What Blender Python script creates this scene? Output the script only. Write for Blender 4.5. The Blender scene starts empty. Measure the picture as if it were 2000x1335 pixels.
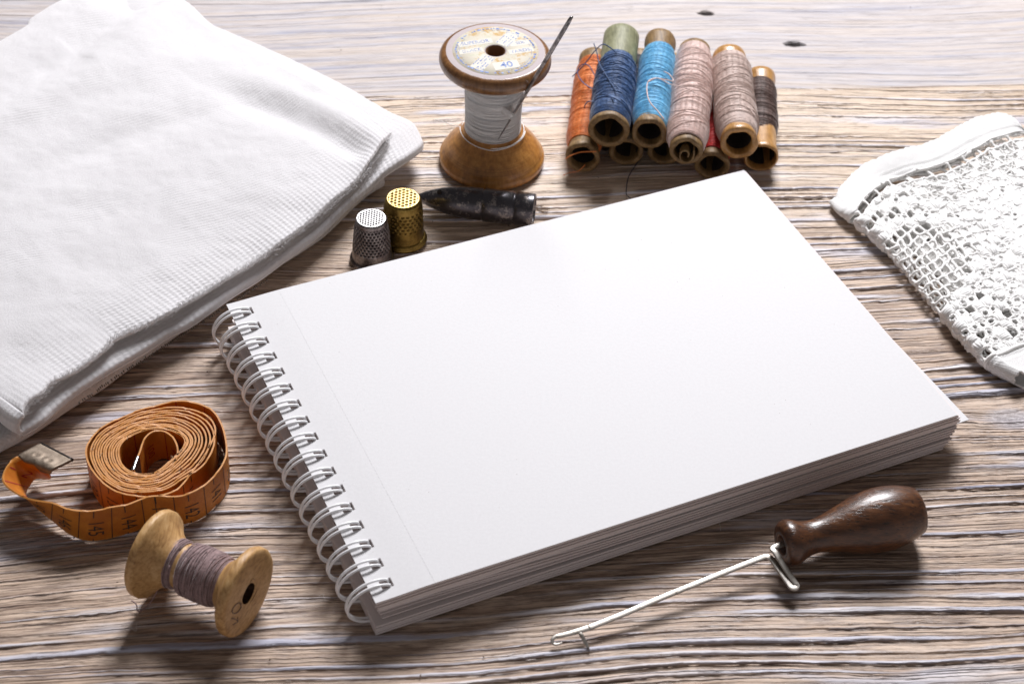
import bpy, bmesh, math, random
import numpy as np
random.seed(7); rng = np.random.default_rng(11)
S = 0.01                                    # the script measures in centimetres
sc = bpy.context.scene
COL = sc.collection
PI = math.pi

# ------------------------------------------------------------------ camera geometry
F = 3574.3
CAM = np.array([-1.576, -48.553, 44.574])
RR = np.array([[0.99937, 0.02627, 0.02369], [0.0, -0.67651, 0.73643], [0.035345, -0.735971, -0.676089]])
def ray(u, v):
    return RR @ np.array([(u-1000)/F, (v-667.5)/F, 1.0])
def at(u, v, z=0.0):
    """the point at height z that lies where the photograph has pixel (u, v)"""
    d = ray(u, v); k = (z-CAM[2])/d[2]
    return CAM + d*k

# ------------------------------------------------------------------ helpers: noise and curves
_perm = rng.permutation(512)
_val = rng.random(4096)
def vnoise(x, y, seed=0):
    x = np.asarray(x, float); y = np.asarray(y, float)
    xi = np.floor(x).astype(int); yi = np.floor(y).astype(int)
    fx = x-xi; fy = y-yi
    fx = fx*fx*(3-2*fx); fy = fy*fy*(3-2*fy)
    def h(a, b): return _val[(a*73+b*1571+seed*911+(a*b) % 97) % 4096]
    return (h(xi, yi)*(1-fx)+h(xi+1, yi)*fx)*(1-fy)+(h(xi, yi+1)*(1-fx)+h(xi+1, yi+1)*fx)*fy-0.5
def fbm(x, y, oct=3, seed=0):
    t = 0; a = 1.0
    for k in range(oct):
        t = t+a*vnoise(np.asarray(x)*2**k, np.asarray(y)*2**k, seed+k*7); a *= .5
    return t
def sstep(a, b, x):
    t = np.clip((np.asarray(x, float)-a)/(b-a), 0, 1); return t*t*(3-2*t)
def catmull(P, n):
    """n points spaced along a Catmull-Rom spline through P"""
    P = np.array(P, float); m = len(P)
    Q = np.vstack([2*P[0]-P[1], P, 2*P[-1]-P[-2]])
    ts = np.linspace(0, m-1, n); out = []
    for t in ts:
        i = min(int(t), m-2); f = t-i
        p0, p1, p2, p3 = Q[i], Q[i+1], Q[i+2], Q[i+3]
        out.append(.5*((2*p1)+(-p0+p2)*f+(2*p0-5*p1+4*p2-p3)*f*f+(-p0+3*p1-3*p2+p3)*f**3))
    return np.array(out)
def arclen(P):
    return np.concatenate([[0], np.cumsum(np.linalg.norm(np.diff(P, axis=0), axis=1))])
def resample(P, n):
    P = np.array(P, float); s = arclen(P); t = np.linspace(0, s[-1], n)
    return np.stack([np.interp(t, s, P[:, k]) for k in range(P.shape[1])], 1)
def unit(v):
    v = np.array(v, float); return v/np.linalg.norm(v)

# ------------------------------------------------------------------ helpers: meshes
class MB:
    """collects vertices, faces and uv, builds ONE mesh object"""
    def __init__(s): s.v = []; s.f = []; s.uv = []; s.n = 0
    def add(s, V, Fs, UV=None):
        V = np.asarray(V, float).reshape(-1, 3)
        s.v.append(V)
        s.uv.append(np.asarray(UV, float).reshape(-1, 2) if UV is not None else np.zeros((len(V), 2)))
        b = s.n
        for f in Fs: s.f.append([int(i)+b for i in f])
        s.n += len(V)
    def grid(s, G, UV=None, flip=False):
        G = np.asarray(G, float); n, m = G.shape[:2]
        idx = np.arange(n*m).reshape(n, m)
        q = np.stack([idx[:-1, :-1], idx[1:, :-1], idx[1:, 1:], idx[:-1, 1:]], -1).reshape(-1, 4)
        if flip: q = q[:, ::-1]
        if UV is None:
            UV = np.stack(np.meshgrid(np.linspace(0, 1, n), np.linspace(0, 1, m), indexing='ij'), -1)
        s.add(G, q.tolist(), UV)
    def sheet(s, T, B, mask=None, UV=None):
        """closed slab between grids T (top) and B (bottom); cells where mask is False are left out"""
        T = np.asarray(T, float); B = np.asarray(B, float); n, m = T.shape[:2]
        if mask is None: mask = np.ones((n-1, m-1), bool)
        idx = np.arange(n*m).reshape(n, m); o = n*m
        if UV is None:
            UV = np.stack(np.meshgrid(np.linspace(0, 1, n), np.linspace(0, 1, m), indexing='ij'), -1)
        fs = []
        for i in range(n-1):
            for j in range(m-1):
                if not mask[i, j]: continue
                a, b, c, d = idx[i, j], idx[i+1, j], idx[i+1, j+1], idx[i, j+1]
                fs.append((a, b, c, d)); fs.append((o+d, o+c, o+b, o+a))
                if j == 0 or not mask[i, j-1]: fs.append((b, a, o+a, o+b))
                if j == m-2 or not mask[i, j+1]: fs.append((d, c, o+c, o+d))
                if i == 0 or not mask[i-1, j]: fs.append((a, d, o+d, o+a))
                if i == n-2 or not mask[i+1, j]: fs.append((c, b, o+b, o+c))
        uv = np.asarray(UV, float).reshape(-1, 2)
        s.add(np.vstack([T.reshape(-1, 3), B.reshape(-1, 3)]), fs, np.vstack([uv, uv]))
    def tube(s, P, r, sides=6, caps=True, flat=None):
        """round wire along P; r a number or one per point"""
        P = np.asarray(P, float); n = len(P)
        r = np.full(n, r) if np.isscalar(r) else np.asarray(r, float)
        T = np.gradient(P, axis=0); T /= np.linalg.norm(T, axis=1)[:, None]+1e-12
        a = np.array([0, 0, 1.0]) if abs(T[0][2]) < .9 else np.array([1.0, 0, 0])
        u = unit(np.cross(T[0], a)); U = []
        for k in range(n):
            u = u-T[k]*(u@T[k]); u = u/(np.linalg.norm(u)+1e-12); U.append(u)
        U = np.array(U); W = np.cross(T, U)
        an = np.linspace(0, 2*PI, sides, endpoint=False)
        V = P[:, None, :]+r[:, None, None]*(np.cos(an)[None, :, None]*U[:, None, :]+np.sin(an)[None, :, None]*W[:, None, :])
        idx = np.arange(n*sides).reshape(n, sides); nx = np.roll(idx, -1, axis=1)
        q = np.stack([idx[:-1], nx[:-1], nx[1:], idx[1:]], -1).reshape(-1, 4).tolist()
        if caps: q += [idx[0][::-1].tolist(), idx[-1].tolist()]
        uv = np.stack(np.meshgrid(arclen(P), np.linspace(0, 1, sides), indexing='ij'), -1)
        s.add(V, q, uv)
    def bar(s, P, side, w, h):
        """flat bar along P: width w along side (one vector per point), thickness h"""
        P = np.asarray(P, float); n = len(P)
        T = np.gradient(P, axis=0); T /= np.linalg.norm(T, axis=1)[:, None]
        Sd = np.asarray(side, float); Sd = np.tile(Sd, (n, 1)) if Sd.ndim == 1 else Sd
        A = np.cross(T, Sd); A /= np.linalg.norm(A, axis=1)[:, None]
        Bv = np.cross(A, T)
        w = np.full(n, w) if np.isscalar(w) else np.asarray(w); h = np.full(n, h) if np.isscalar(h) else np.asarray(h)
        c = .3
        cor = [(-1, -1+c), (-1, 1-c), (-1+c, 1), (1-c, 1), (1, 1-c), (1, -1+c), (1-c, -1), (-1+c, -1)]
        V = np.stack([P+Bv*(a*w/2)[:, None]+A*(b*h/2)[:, None] for a, b in cor], 1)
        idx = np.arange(n*8).reshape(n, 8); nx = np.roll(idx, -1, axis=1)
        q = np.stack([idx[:-1], nx[:-1], nx[1:], idx[1:]], -1).reshape(-1, 4).tolist()
        q += [idx[0][::-1].tolist(), idx[-1].tolist()]
        s.add(V, q)
    def lathe(s, prof, o, ax, seg=64, disp=None, e1=None):
        """profile [(r, t)] turned about the axis through o along ax; disp(angle, index grid) adds to r"""
        o = np.asarray(o, float); ax = unit(ax)
        if e1 is None:
            e1 = np.array([0, 0, 1.0]) if abs(ax[2]) < .9 else np.array([0, 1.0, 0])
        e1 = unit(e1-ax*(e1@ax)); e2 = np.cross(ax, e1)
        prof = np.array(prof, float); n = len(prof)
        an = np.linspace(0, 2*PI, seg+1)
        r = np.tile(prof[:, 0][:, None], (1, seg+1)); t = np.tile(prof[:, 1][:, None], (1, seg+1))
        if disp is not None:
            dr, dt = disp(np.tile(an[None], (n, 1)), t, r); r = r+dr; t = t+dt
            s.dep = np.maximum(-dr, -dt)/max(1e-9, np.max(np.maximum(-dr, -dt)))
        G = o+t[..., None]*ax+r[..., None]*(np.cos(an)[None, :, None]*e1+np.sin(an)[None, :, None]*e2)
        L = arclen(prof)
        UV = np.stack([np.tile(an[None]/(2*PI), (n, 1)), np.tile(L[:, None], (1, seg+1))], -1)
        s.grid(G, UV, flip=False)
    def build(s, name, mat, parent=None, smooth=True, origin=None):
        V = np.vstack(s.v)*S
        o3 = np.zeros(3)
        if parent is not None: o3 = np.array(parent_origin(parent))
        elif origin is not None: o3 = np.array(origin)*S
        me = bpy.data.meshes.new(name)
        me.from_pydata((V-o3).tolist(), [], s.f)
        me.update()
        uv = np.vstack(s.uv)
        l = me.uv_layers.new(name='UVMap')
        vi = np.empty(len(me.loops), np.int32); me.loops.foreach_get('vertex_index', vi)
        l.data.foreach_set('uv', uv[vi].astype(np.float32).ravel())
        if smooth: me.polygons.foreach_set('use_smooth', np.ones(len(me.polygons), bool))
        me.materials.append(mat)
        ob = bpy.data.objects.new(name, me); COL.objects.link(ob)
        if parent is not None: ob.parent = parent
        else: ob.location = o3
        return ob
def parent_origin(p):
    o = np.zeros(3)
    while p is not None:
        o = o+np.array(p.location); p = p.parent
    return o
def tag(o, label=None, cat=None, group=None, kind=None):
    if label: o['label'] = label
    if cat: o['category'] = cat
    if group: o['group'] = group
    if kind: o['kind'] = kind
    return o
def thing(name, loc, label, cat, group=None):
    o = bpy.data.objects.new(name, None); COL.objects.link(o)
    o.location = np.array(loc)*S; o.empty_display_size = .01
    return tag(o, label, cat, group)
def sharp(ob, ang=35):
    """sharp edges above the angle, so slabs keep crisp rims"""
    me = ob.data
    me.set_sharp_from_angle(angle=math.radians(ang))

def text_mesh(body, size=1.0, sx=1.0, font_bold=0.0, cuts=0):
    cu = bpy.data.curves.new('lettering', 'FONT'); cu.body = body; cu.size = size
    cu.align_x = 'CENTER'; cu.align_y = 'CENTER'; cu.resolution_u = 3; cu.offset = font_bold
    ob = bpy.data.objects.new('lettering', cu); COL.objects.link(ob)
    dg = bpy.context.evaluated_depsgraph_get(); dg.update()
    me = ob.evaluated_get(dg).to_mesh()
    if cuts:
        # finer faces, so that the print can follow a bent surface
        bm = bmesh.new(); bm.from_mesh(me)
        bmesh.ops.subdivide_edges(bm, edges=bm.edges[:], cuts=cuts, use_grid_fill=True)
        me2 = bpy.data.meshes.new('lettering'); bm.to_mesh(me2); bm.free()
    else: me2 = None
    src = me2 or me
    V = np.array([v.co[:] for v in src.vertices]); Fs = [list(p.vertices) for p in src.polygons]
    if me2: bpy.data.meshes.remove(me2)
    ob.evaluated_get(dg).to_mesh_clear()
    bpy.data.objects.remove(ob); bpy.data.curves.remove(cu)
    if len(V): V[:, 0] *= sx
    return V, Fs

# ------------------------------------------------------------------ helpers: materials
class NT:
    def __init__(s, name):
        s.m = bpy.data.materials.new(name); s.m.use_nodes = True
        s.t = s.m.node_tree; s.t.nodes.clear()
        s.out = s.t.nodes.new('ShaderNodeOutputMaterial')
        s.b = s.t.nodes.new('ShaderNodeBsdfPrincipled')
        s.t.links.new(s.b.outputs[0], s.out.inputs[0])
    def put(s, sock, v):
        if hasattr(v, 'links') or isinstance(v, bpy.types.NodeSocket): s.t.links.new(v, sock)
        elif isinstance(v, (tuple, list)) and len(v) == 3 and sock.type == 'RGBA': sock.default_value = (*v, 1)
        else: sock.default_value = v
    def math(s, op, a, b=0.0, c=None, clamp=False):
        n = s.t.nodes.new('ShaderNodeMath'); n.operation = op; n.use_clamp = clamp
        s.put(n.inputs[0], a); s.put(n.inputs[1], b)
        if c is not None: s.put(n.inputs[2], c)
        return n.outputs[0]
    def coords(s, kind='Object', scale=100.0):
        n = s.t.nodes.new('ShaderNodeTexCoord')
        return s.vmul(n.outputs[kind], scale) if scale != 1 else n.outputs[kind]
    def vmul(s, v, k):
        n = s.t.nodes.new('ShaderNodeVectorMath'); n.operation = 'MULTIPLY'
        s.put(n.inputs[0], v); n.inputs[1].default_value = k if isinstance(k, (tuple, list)) else (k, k, k)
        return n.outputs[0]
    def xyz(s, x, y=0.0, z=0.0):
        n = s.t.nodes.new('ShaderNodeCombineXYZ')
        for i, q in enumerate((x, y, z)): s.put(n.inputs[i], q)
        return n.outputs[0]
    def sep(s, v):
        n = s.t.nodes.new('ShaderNodeSeparateXYZ'); s.put(n.inputs[0], v); return n.outputs
    def noise(s, v, scale=1.0, detail=2.0, rough=.5, dist=0.0):
        n = s.t.nodes.new('ShaderNodeTexNoise'); s.put(n.inputs['Vector'], v)
        n.inputs['Scale'].default_value = scale; n.inputs['Detail'].default_value = detail
        n.inputs['Roughness'].default_value = rough; n.inputs['Distortion'].default_value = dist
        return n.outputs[0]
    def voro(s, v, scale=1.0, feature='F1'):
        n = s.t.nodes.new('ShaderNodeTexVoronoi'); s.put(n.inputs['Vector'], v); n.feature = feature
        n.inputs['Scale'].default_value = scale
        return n.outputs[0]
    def white(s, v):
        n = s.t.nodes.new('ShaderNodeTexWhiteNoise'); n.noise_dimensions = '1D'; s.put(n.inputs['W'], v); return n.outputs[0]
    def smooth(s, x, a, b, lo=0.0, hi=1.0):
        n = s.t.nodes.new('ShaderNodeMapRange'); n.interpolation_type = 'SMOOTHSTEP'
        s.put(n.inputs[0], x); n.inputs[1].default_value = a; n.inputs[2].default_value = b
        n.inputs[3].default_value = lo; n.inputs[4].default_value = hi
        return n.outputs[0]
    def mix(s, f, a, b, mode='MIX'):
        n = s.t.nodes.new('ShaderNodeMix'); n.data_type = 'RGBA'; n.blend_type = mode
        s.put(n.inputs[0], f); s.put(n.inputs[6], a); s.put(n.inputs[7], b)
        return n.outputs[2]
    def ramp(s, f, stops):
        n = s.t.nodes.new('ShaderNodeValToRGB'); e = n.color_ramp.elements
        while len(e) < len(stops): e.new(.5)
        for q, (p, c) in zip(e, stops): q.position = p; q.color = (*c, 1)
        s.put(n.inputs[0], f); return n.outputs[0]
    def bump(s, h, strength=.5, dist=.0005):
        n = s.t.nodes.new('ShaderNodeBump'); s.put(n.inputs['Height'], h)
        n.inputs['Strength'].default_value = strength; n.inputs['Distance'].default_value = dist
        s.t.links.new(n.outputs[0], s.b.inputs['Normal'])
    def set(s, color=None, rough=None, metal=None, spec=None, **kw):
        if color is not None: s.put(s.b.inputs['Base Color'], color)
        if rough is not None: s.put(s.b.inputs['Roughness'], rough)
        if metal is not None: s.put(s.b.inputs['Metallic'], metal)
        if spec is not None: s.put(s.b.inputs['Specular IOR Level'], spec)
        for k, v in kw.items(): s.put(s.b.inputs[k.replace('_', ' ')], v)
        return s.m

def mat_table():
    n = NT('painted pine')
    p = n.sep(n.coords()); x, y = p[0], p[1]
    ca, sa = math.cos(math.radians(5.2)), math.sin(math.radians(5.2))
    u = n.math('ADD', n.math('MULTIPLY', x, ca), n.math('MULTIPLY', y, sa))
    v = n.math('SUBTRACT', n.math('MULTIPLY', y, ca), n.math('MULTIPLY', x, sa))
    w1 = n.noise(n.xyz(n.math('MULTIPLY', u, .035), n.math('MULTIPLY', v, .055), 3.1), 1, 1)
    w2 = n.noise(n.xyz(n.math('MULTIPLY', u, .16), n.math('MULTIPLY', v, .5), 8.7), 1, 2)
    v1 = n.math('ADD', v, n.math('MULTIPLY', n.math('SUBTRACT', w1, .5), 3.6))
    v1 = n.math('ADD', v1, n.math('MULTIPLY', n.math('SUBTRACT', w2, .5), .34))
    # a knot near the right-hand corner of the sketchbook: the rings bow round it
    kx, ky = at(1978, 812)[:2]
    dx = n.math('SUBTRACT', x, float(kx)); dy = n.math('SUBTRACT', y, float(ky))
    d2 = n.math('ADD', n.math('MULTIPLY', n.math('MULTIPLY', dx, dx), .25), n.math('MULTIPLY', dy, dy))
    knot = n.math('POWER', 2.718, n.math('MULTIPLY', d2, -1.6))
    v1 = n.math('ADD', v1, n.math('MULTIPLY', knot, .35))
    rag = n.noise(n.xyz(n.math('MULTIPLY', u, .9), n.math('MULTIPLY', v, 2.6), 6.3), 1, 3, .6)
    lo = n.noise(n.xyz(n.math('MULTIPLY', u, .010), n.math('MULTIPLY', v1, .26), 1.7), 1, 2)
    ph = n.math('ADD', n.math('MULTIPLY', v1, 2.15), n.math('MULTIPLY', n.math('SUBTRACT', lo, .5), 7.5))
    ph = n.math('ADD', ph, n.math('MULTIPLY', n.math('SUBTRACT', rag, .5), .22))
    k = n.math('FLOOR', ph); f = n.math('FRACT', ph)
    rnd = n.white(k); rnd2 = n.white(n.math('ADD', k, 71.3))
    along = n.noise(n.xyz(n.math('MULTIPLY', u, .10), n.math('MULTIPLY', k, 3.7), 0), 1, 3, .6)
    reg = n.noise(n.xyz(n.math('MULTIPLY', u, .045), n.math('MULTIPLY', v1, .33), 15.0), 1, 2)
    amp = n.math('MULTIPLY', n.math('ADD', n.math('MULTIPLY', rnd, .8), .2), n.smooth(along, .3, .6, .25, 1))
    amp = n.math('MULTIPLY', amp, n.smooth(reg, .36, .56, .15, 1))
    ridge = n.math('MULTIPLY', n.smooth(f, 0, .13), n.smooth(f, .18, .66, 1, 0))
    ra = n.math('MULTIPLY', ridge, amp)
    ph2 = n.math('ADD', n.math('MULTIPLY', v1, 7.0), n.math('MULTIPLY', lo, 13.0))
    ph2 = n.math('ADD', ph2, n.math('MULTIPLY', rag, .9))
    f2 = n.math('FRACT', ph2); k2 = n.math('FLOOR', ph2); r2 = n.white(k2)
    al2 = n.noise(n.xyz(n.math('MULTIPLY', u, .16), n.math('MULTIPLY', k2, 2.3), 4.0), 1, 2)
    r2 = n.math('MULTIPLY', r2, n.math('MULTIPLY', n.smooth(al2, .35, .6), n.smooth(reg, .4, .62, 1.15, .7)))
    ridge2 = n.math('MULTIPLY', n.math('MULTIPLY', n.smooth(f2, 0, .2), n.smooth(f2, .25, .8, 1, 0)), r2)
    med = n.noise(n.xyz(n.math('MULTIPLY', u, .17), n.math('MULTIPLY', v1, 4.2), 5.5), 1, 5, .62)
    fine = n.noise(n.xyz(n.math('MULTIPLY', u, .75), n.math('MULTIPLY', v1, 10.0), 2.2), 1, 5, .72)
    # the smoother whitewashed plank at the back
    back = n.smooth(n.math('ADD', v, n.math('MULTIPLY', n.math('SUBTRACT', w2, .5), .6)), 15.35, 15.55)
    patch = n.noise(n.xyz(n.math('MULTIPLY', u, .07), n.math('MULTIPLY', v1, .55), 9.1), 1, 4, .62)
    patch2 = n.noise(n.xyz(n.math('MULTIPLY', u, .09), n.math('MULTIPLY', v1, 1.1), 4.1), 1, 4, .6)
    base = n.ramp(n.math('ADD', n.math('MULTIPLY', med, .65), n.math('MULTIPLY', patch, .35)),
                  [(.30, (.17, .105, .075)), (.41, (.36, .25, .18)), (.53, (.57, .43, .325)), (.72, (.68, .55, .445))])
    base = n.mix(n.smooth(fine, .38, .58, .72, 0), base, (.15, .095, .07))
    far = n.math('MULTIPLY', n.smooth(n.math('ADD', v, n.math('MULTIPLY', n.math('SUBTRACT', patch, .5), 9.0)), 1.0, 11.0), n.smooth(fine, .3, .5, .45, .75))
    base = n.mix(far, base, (.62, .495, .375))  # far wood paler: thicker wash, with grazing gloss put into the colour
    paint = n.ramp(patch2, [(.32, (.32, .34, .45)), (.46, (.50, .51, .60)), (.57, (.64, .62, .65)), (.70, (.62, .56, .57))])
    pm = n.math('MULTIPLY', n.math('MULTIPLY', n.smooth(ra, .18, .5), n.smooth(fine, .30, .50, .3, 1)), .88)
    pm = n.math('MAXIMUM', pm, n.math('MULTIPLY', n.smooth(patch, .56, .66), n.smooth(fine, .3, .6, .3, .75)))
    pm = n.math('MAXIMUM', pm, n.math('MULTIPLY', n.math('MULTIPLY', n.smooth(ridge2, .4, .75), .7), n.smooth(patch2, .38, .56)))
    hair = n.noise(n.xyz(n.math('MULTIPLY', u, .30), n.math('MULTIPLY', v1, 11.0), 21.0), 1, 3, .55)
    crack = n.math('MULTIPLY', n.smooth(hair, .575, .615), n.smooth(hair, .66, .70, 1, .35))
    crack = n.math('MULTIPLY', crack, n.smooth(rag, .38, .55, .2, 1))
    col = n.mix(pm, base, paint)
    col = n.mix(n.math('MULTIPLY', crack, .48), col, (.06, .038, .032))
    gw = n.math('MULTIPLY', n.math('MULTIPLY', n.smooth(rnd2, .15, .7), n.smooth(along, .36, .56)), n.math('MULTIPLY', n.smooth(rag, .3, .55, .35, 1), n.smooth(reg, .36, .56, .3, 1)))
    gro = n.math('MULTIPLY', n.math('MAXIMUM', n.smooth(f, .93, 1.0), n.smooth(f, .05, .13, 1, 0)), gw)
    gro2 = n.math('MULTIPLY', n.math('MAXIMUM', n.smooth(f2, .9, 1.0), n.smooth(f2, .05, .2, 1, 0)), n.smooth(r2, .3, .7, 0, .75))
    gro = n.math('MAXIMUM', gro, gro2)
    col = n.mix(n.math('MULTIPLY', gro, n.smooth(far, 0, .7, .74, .42)), col, (.05, .035, .042))  # dark grooves, with shade of their steep viewer-side faces put into the colour
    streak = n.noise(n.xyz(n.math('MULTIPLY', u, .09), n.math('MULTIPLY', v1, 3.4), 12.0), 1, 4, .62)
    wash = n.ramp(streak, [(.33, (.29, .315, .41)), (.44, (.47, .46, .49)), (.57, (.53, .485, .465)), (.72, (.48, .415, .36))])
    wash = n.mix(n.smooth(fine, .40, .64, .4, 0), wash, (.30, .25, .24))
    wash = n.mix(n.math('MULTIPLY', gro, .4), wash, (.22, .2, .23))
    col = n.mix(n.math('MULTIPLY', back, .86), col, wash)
    sv = n.math('SUBTRACT', n.math('ADD', v, n.math('MULTIPLY', n.math('SUBTRACT', w2, .5), .6)), 15.40)
    seam = n.math('MULTIPLY', n.smooth(n.math('ABSOLUTE', sv), .02, .10, 1, 0), n.smooth(n.noise(n.xyz(n.math('MULTIPLY', u, .12), 3.0, 7.0), 1, 3), .40, .58, .15, 1))
    col = n.mix(n.math('MULTIPLY', seam, .8), col, (.13, .085, .06))
    kn = n.noise(n.xyz(dx, n.math('MULTIPLY', dy, 2.5), 0), 3.2, 4, .65)
    kd = n.math('ADD', d2, n.math('MULTIPLY', n.math('SUBTRACT', kn, .5), .35))
    ring = n.math('ABSOLUTE', n.math('SINE', n.math('MULTIPLY', n.math('POWER', n.math('ABSOLUTE', kd), .5), 22.0)))
    col = n.mix(n.math('MULTIPLY', n.smooth(kd, .05, .34, 1, 0), .8), col, n.mix(n.math('MULTIPLY', ring, n.smooth(kn, .4, .6)), (.24, .21, .22), (.55, .52, .54)))
    # two old nail holes in the back plank, small specks
    holes = None
    for (px, py, a, b) in ((1380, 22, .36, .20), (1553, 82, .46, .22), (560, 1500, .1, .1)):
        hx, hy = at(px, py)[:2]
        ex = n.math('DIVIDE', n.math('SUBTRACT', x, float(hx)), a); ey = n.math('DIVIDE', n.math('SUBTRACT', y, float(hy)), b)
        q = n.math('ADD', n.math('MULTIPLY', ex, ex), n.math('MULTIPLY', ey, ey))
        q = n.math('ADD', q, n.math('MULTIPLY', n.math('SUBTRACT', fine, .5), 2.4))
        h = n.smooth(q, .45, 1.3, 1, 0)
        holes = h if holes is None else n.math('MAXIMUM', holes, h)
    col = n.mix(n.math('MULTIPLY', holes, .93), col, (.02, .015, .015))
    spk = n.voro(n.xyz(x, y, 0), 1.1)
    col = n.mix(n.math('MULTIPLY', n.smooth(spk, .018, .03, 1, 0), .7), col, (.06, .04, .03))
    rough = n.smooth(fine, .3, .7, .36, .58)
    n.set(col, n.math('ADD', rough, n.math('MULTIPLY', back, .16)), spec=n.math('MULTIPLY', n.smooth(holes, 0, 1, .5, 0), n.smooth(back, 0, 1, 1, .6)))
    # relief, in cm
    hgt = n.math('ADD', n.math('MULTIPLY', ra, .135), n.math('MULTIPLY', ridge2, .055))
    hgt = n.math('ADD', hgt, n.math('MULTIPLY', med, .05))
    hgt = n.math('ADD', hgt, n.math('MULTIPLY', fine, .035))
    hgt = n.math('SUBTRACT', hgt, n.math('MULTIPLY', crack, .03))
    hgt = n.math('MULTIPLY', hgt, n.smooth(back, 0, 1, 1, .3))
    hgt = n.math('SUBTRACT', hgt, n.math('MULTIPLY', holes, .15))
    d = n.t.nodes.new('ShaderNodeDisplacement'); n.put(d.inputs['Height'], n.math('MULTIPLY', n.math('SUBTRACT', hgt, .12), .01))
    d.inputs['Midlevel'].default_value = 0; d.inputs['Scale'].default_value = 1
    n.t.links.new(d.outputs[0], n.out.inputs['Displacement'])
    n.m.displacement_method = 'BOTH'
    return n.m

def mat_paper(name, c, speck=True):
    n = NT(name); p = n.coords()
    f = n.noise(p, 9, 4, .7); g = n.noise(p, 60, 2)
    col = n.mix(n.smooth(f, .35, .65), tuple(q*.965 for q in c), c)
    if speck:
        v = n.voro(p, 2.1)
        col = n.mix(n.math('MULTIPLY', n.smooth(v, .025, .05, 1, 0), n.smooth(n.noise(p, .9, 1), .45, .6, .1, .55)), col, (.25, .2, .18))
    n.bump(n.math('ADD', f, n.math('MULTIPLY', g, .5)), .12, .0004)
    return n.set(col, .62, spec=.3)
def mat_wood(name, c1, c2, c3, axis=2, scale=1.0, rough=.5, rings=0.0, coat=0.0, pores=0.0):
    """turned wood: grain streaks run along the given object axis"""
    n = NT(name); p = n.coords()
    k = [7.0*scale]*3; k[axis] = .9*scale
    q = n.vmul(p, tuple(k))
    a = n.noise(q, 1, 5, .65, .3); b = n.noise(p, 1.1*scale, 3, .6)
    fac = n.math('ADD', n.math('MULTIPLY', a, .65), n.math('MULTIPLY', b, .35))
    col = n.ramp(fac, [(.34, c1), (.5, c2), (.66, c3)])
    h = a
    if pores:
        kk = [16.0*scale]*3; kk[axis] = 3.2*scale
        po = n.noise(n.vmul(p, tuple(kk)), 1, 2, .5)
        pm = n.smooth(po, .57, .66)
        col = n.mix(n.math('MULTIPLY', pm, pores), col, tuple(x*.18 for x in c1))
        h = n.math('SUBTRACT', a, n.math('MULTIPLY', pm, .8))
    if rings:
        uv = n.sep(n.coords('UV', 1))
        w = n.noise(n.xyz(n.math('MULTIPLY', uv[0], 1.5), n.math('MULTIPLY', uv[1], 16.0), 0), 1, 3, .6)
        col = n.mix(n.math('MULTIPLY', n.smooth(w, .45, .7), rings), col, tuple(x*.5 for x in c1))
    n.bump(h, .25, .0006)
    return n.set(col, rough, spec=.45, Coat_Weight=coat, Coat_Roughness=.25)
def mat_thread(name, c, var=.35, rough=.62, sheen=.35):
    n = NT(name); p = n.coords()
    a = n.noise(p, 7, 4, .7); b = n.noise(p, 26, 2)
    col = n.mix(n.smooth(a, .3, .7), tuple(x*(1-var) for x in c), tuple(min(1, x*(1+var*.6)) for x in c))
    n.bump(n.math('ADD', a, b), .3, .0004)
    return n.set(col, rough, spec=.3, Sheen_Weight=sheen, Sheen_Roughness=.4)
def mat_plain(name, c, rough=.5, metal=0.0, spec=.5, var=0.0, vscale=4.0):
    n = NT(name)
    col = c
    if var:
        a = n.noise(n.coords(), vscale, 4, .65)
        col = n.mix(n.smooth(a, .32, .68), tuple(x*(1-var) for x in c), c)
    return n.set(col, rough, metal, spec)
def mat_metal(name, c1, c2, r1=.25, r2=.5, scale=3.0, low=.4, high=.6, metal=1.0, bumpk=.12):
    """worn metal: tarnish c1 where the noise is low, bare c2 where it is high"""
    n = NT(name); p = n.coords()
    a = n.noise(p, scale, 5, .7); b = n.noise(p, scale*6, 3, .6)
    f = n.smooth(n.math('ADD', n.math('MULTIPLY', a, .75), n.math('MULTIPLY', b, .25)), low, high)
    n.bump(b, bumpk, .0003)
    return n.set(n.mix(f, c1, c2), n.smooth(f, 0, 1, r1, r2), metal)
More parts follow.
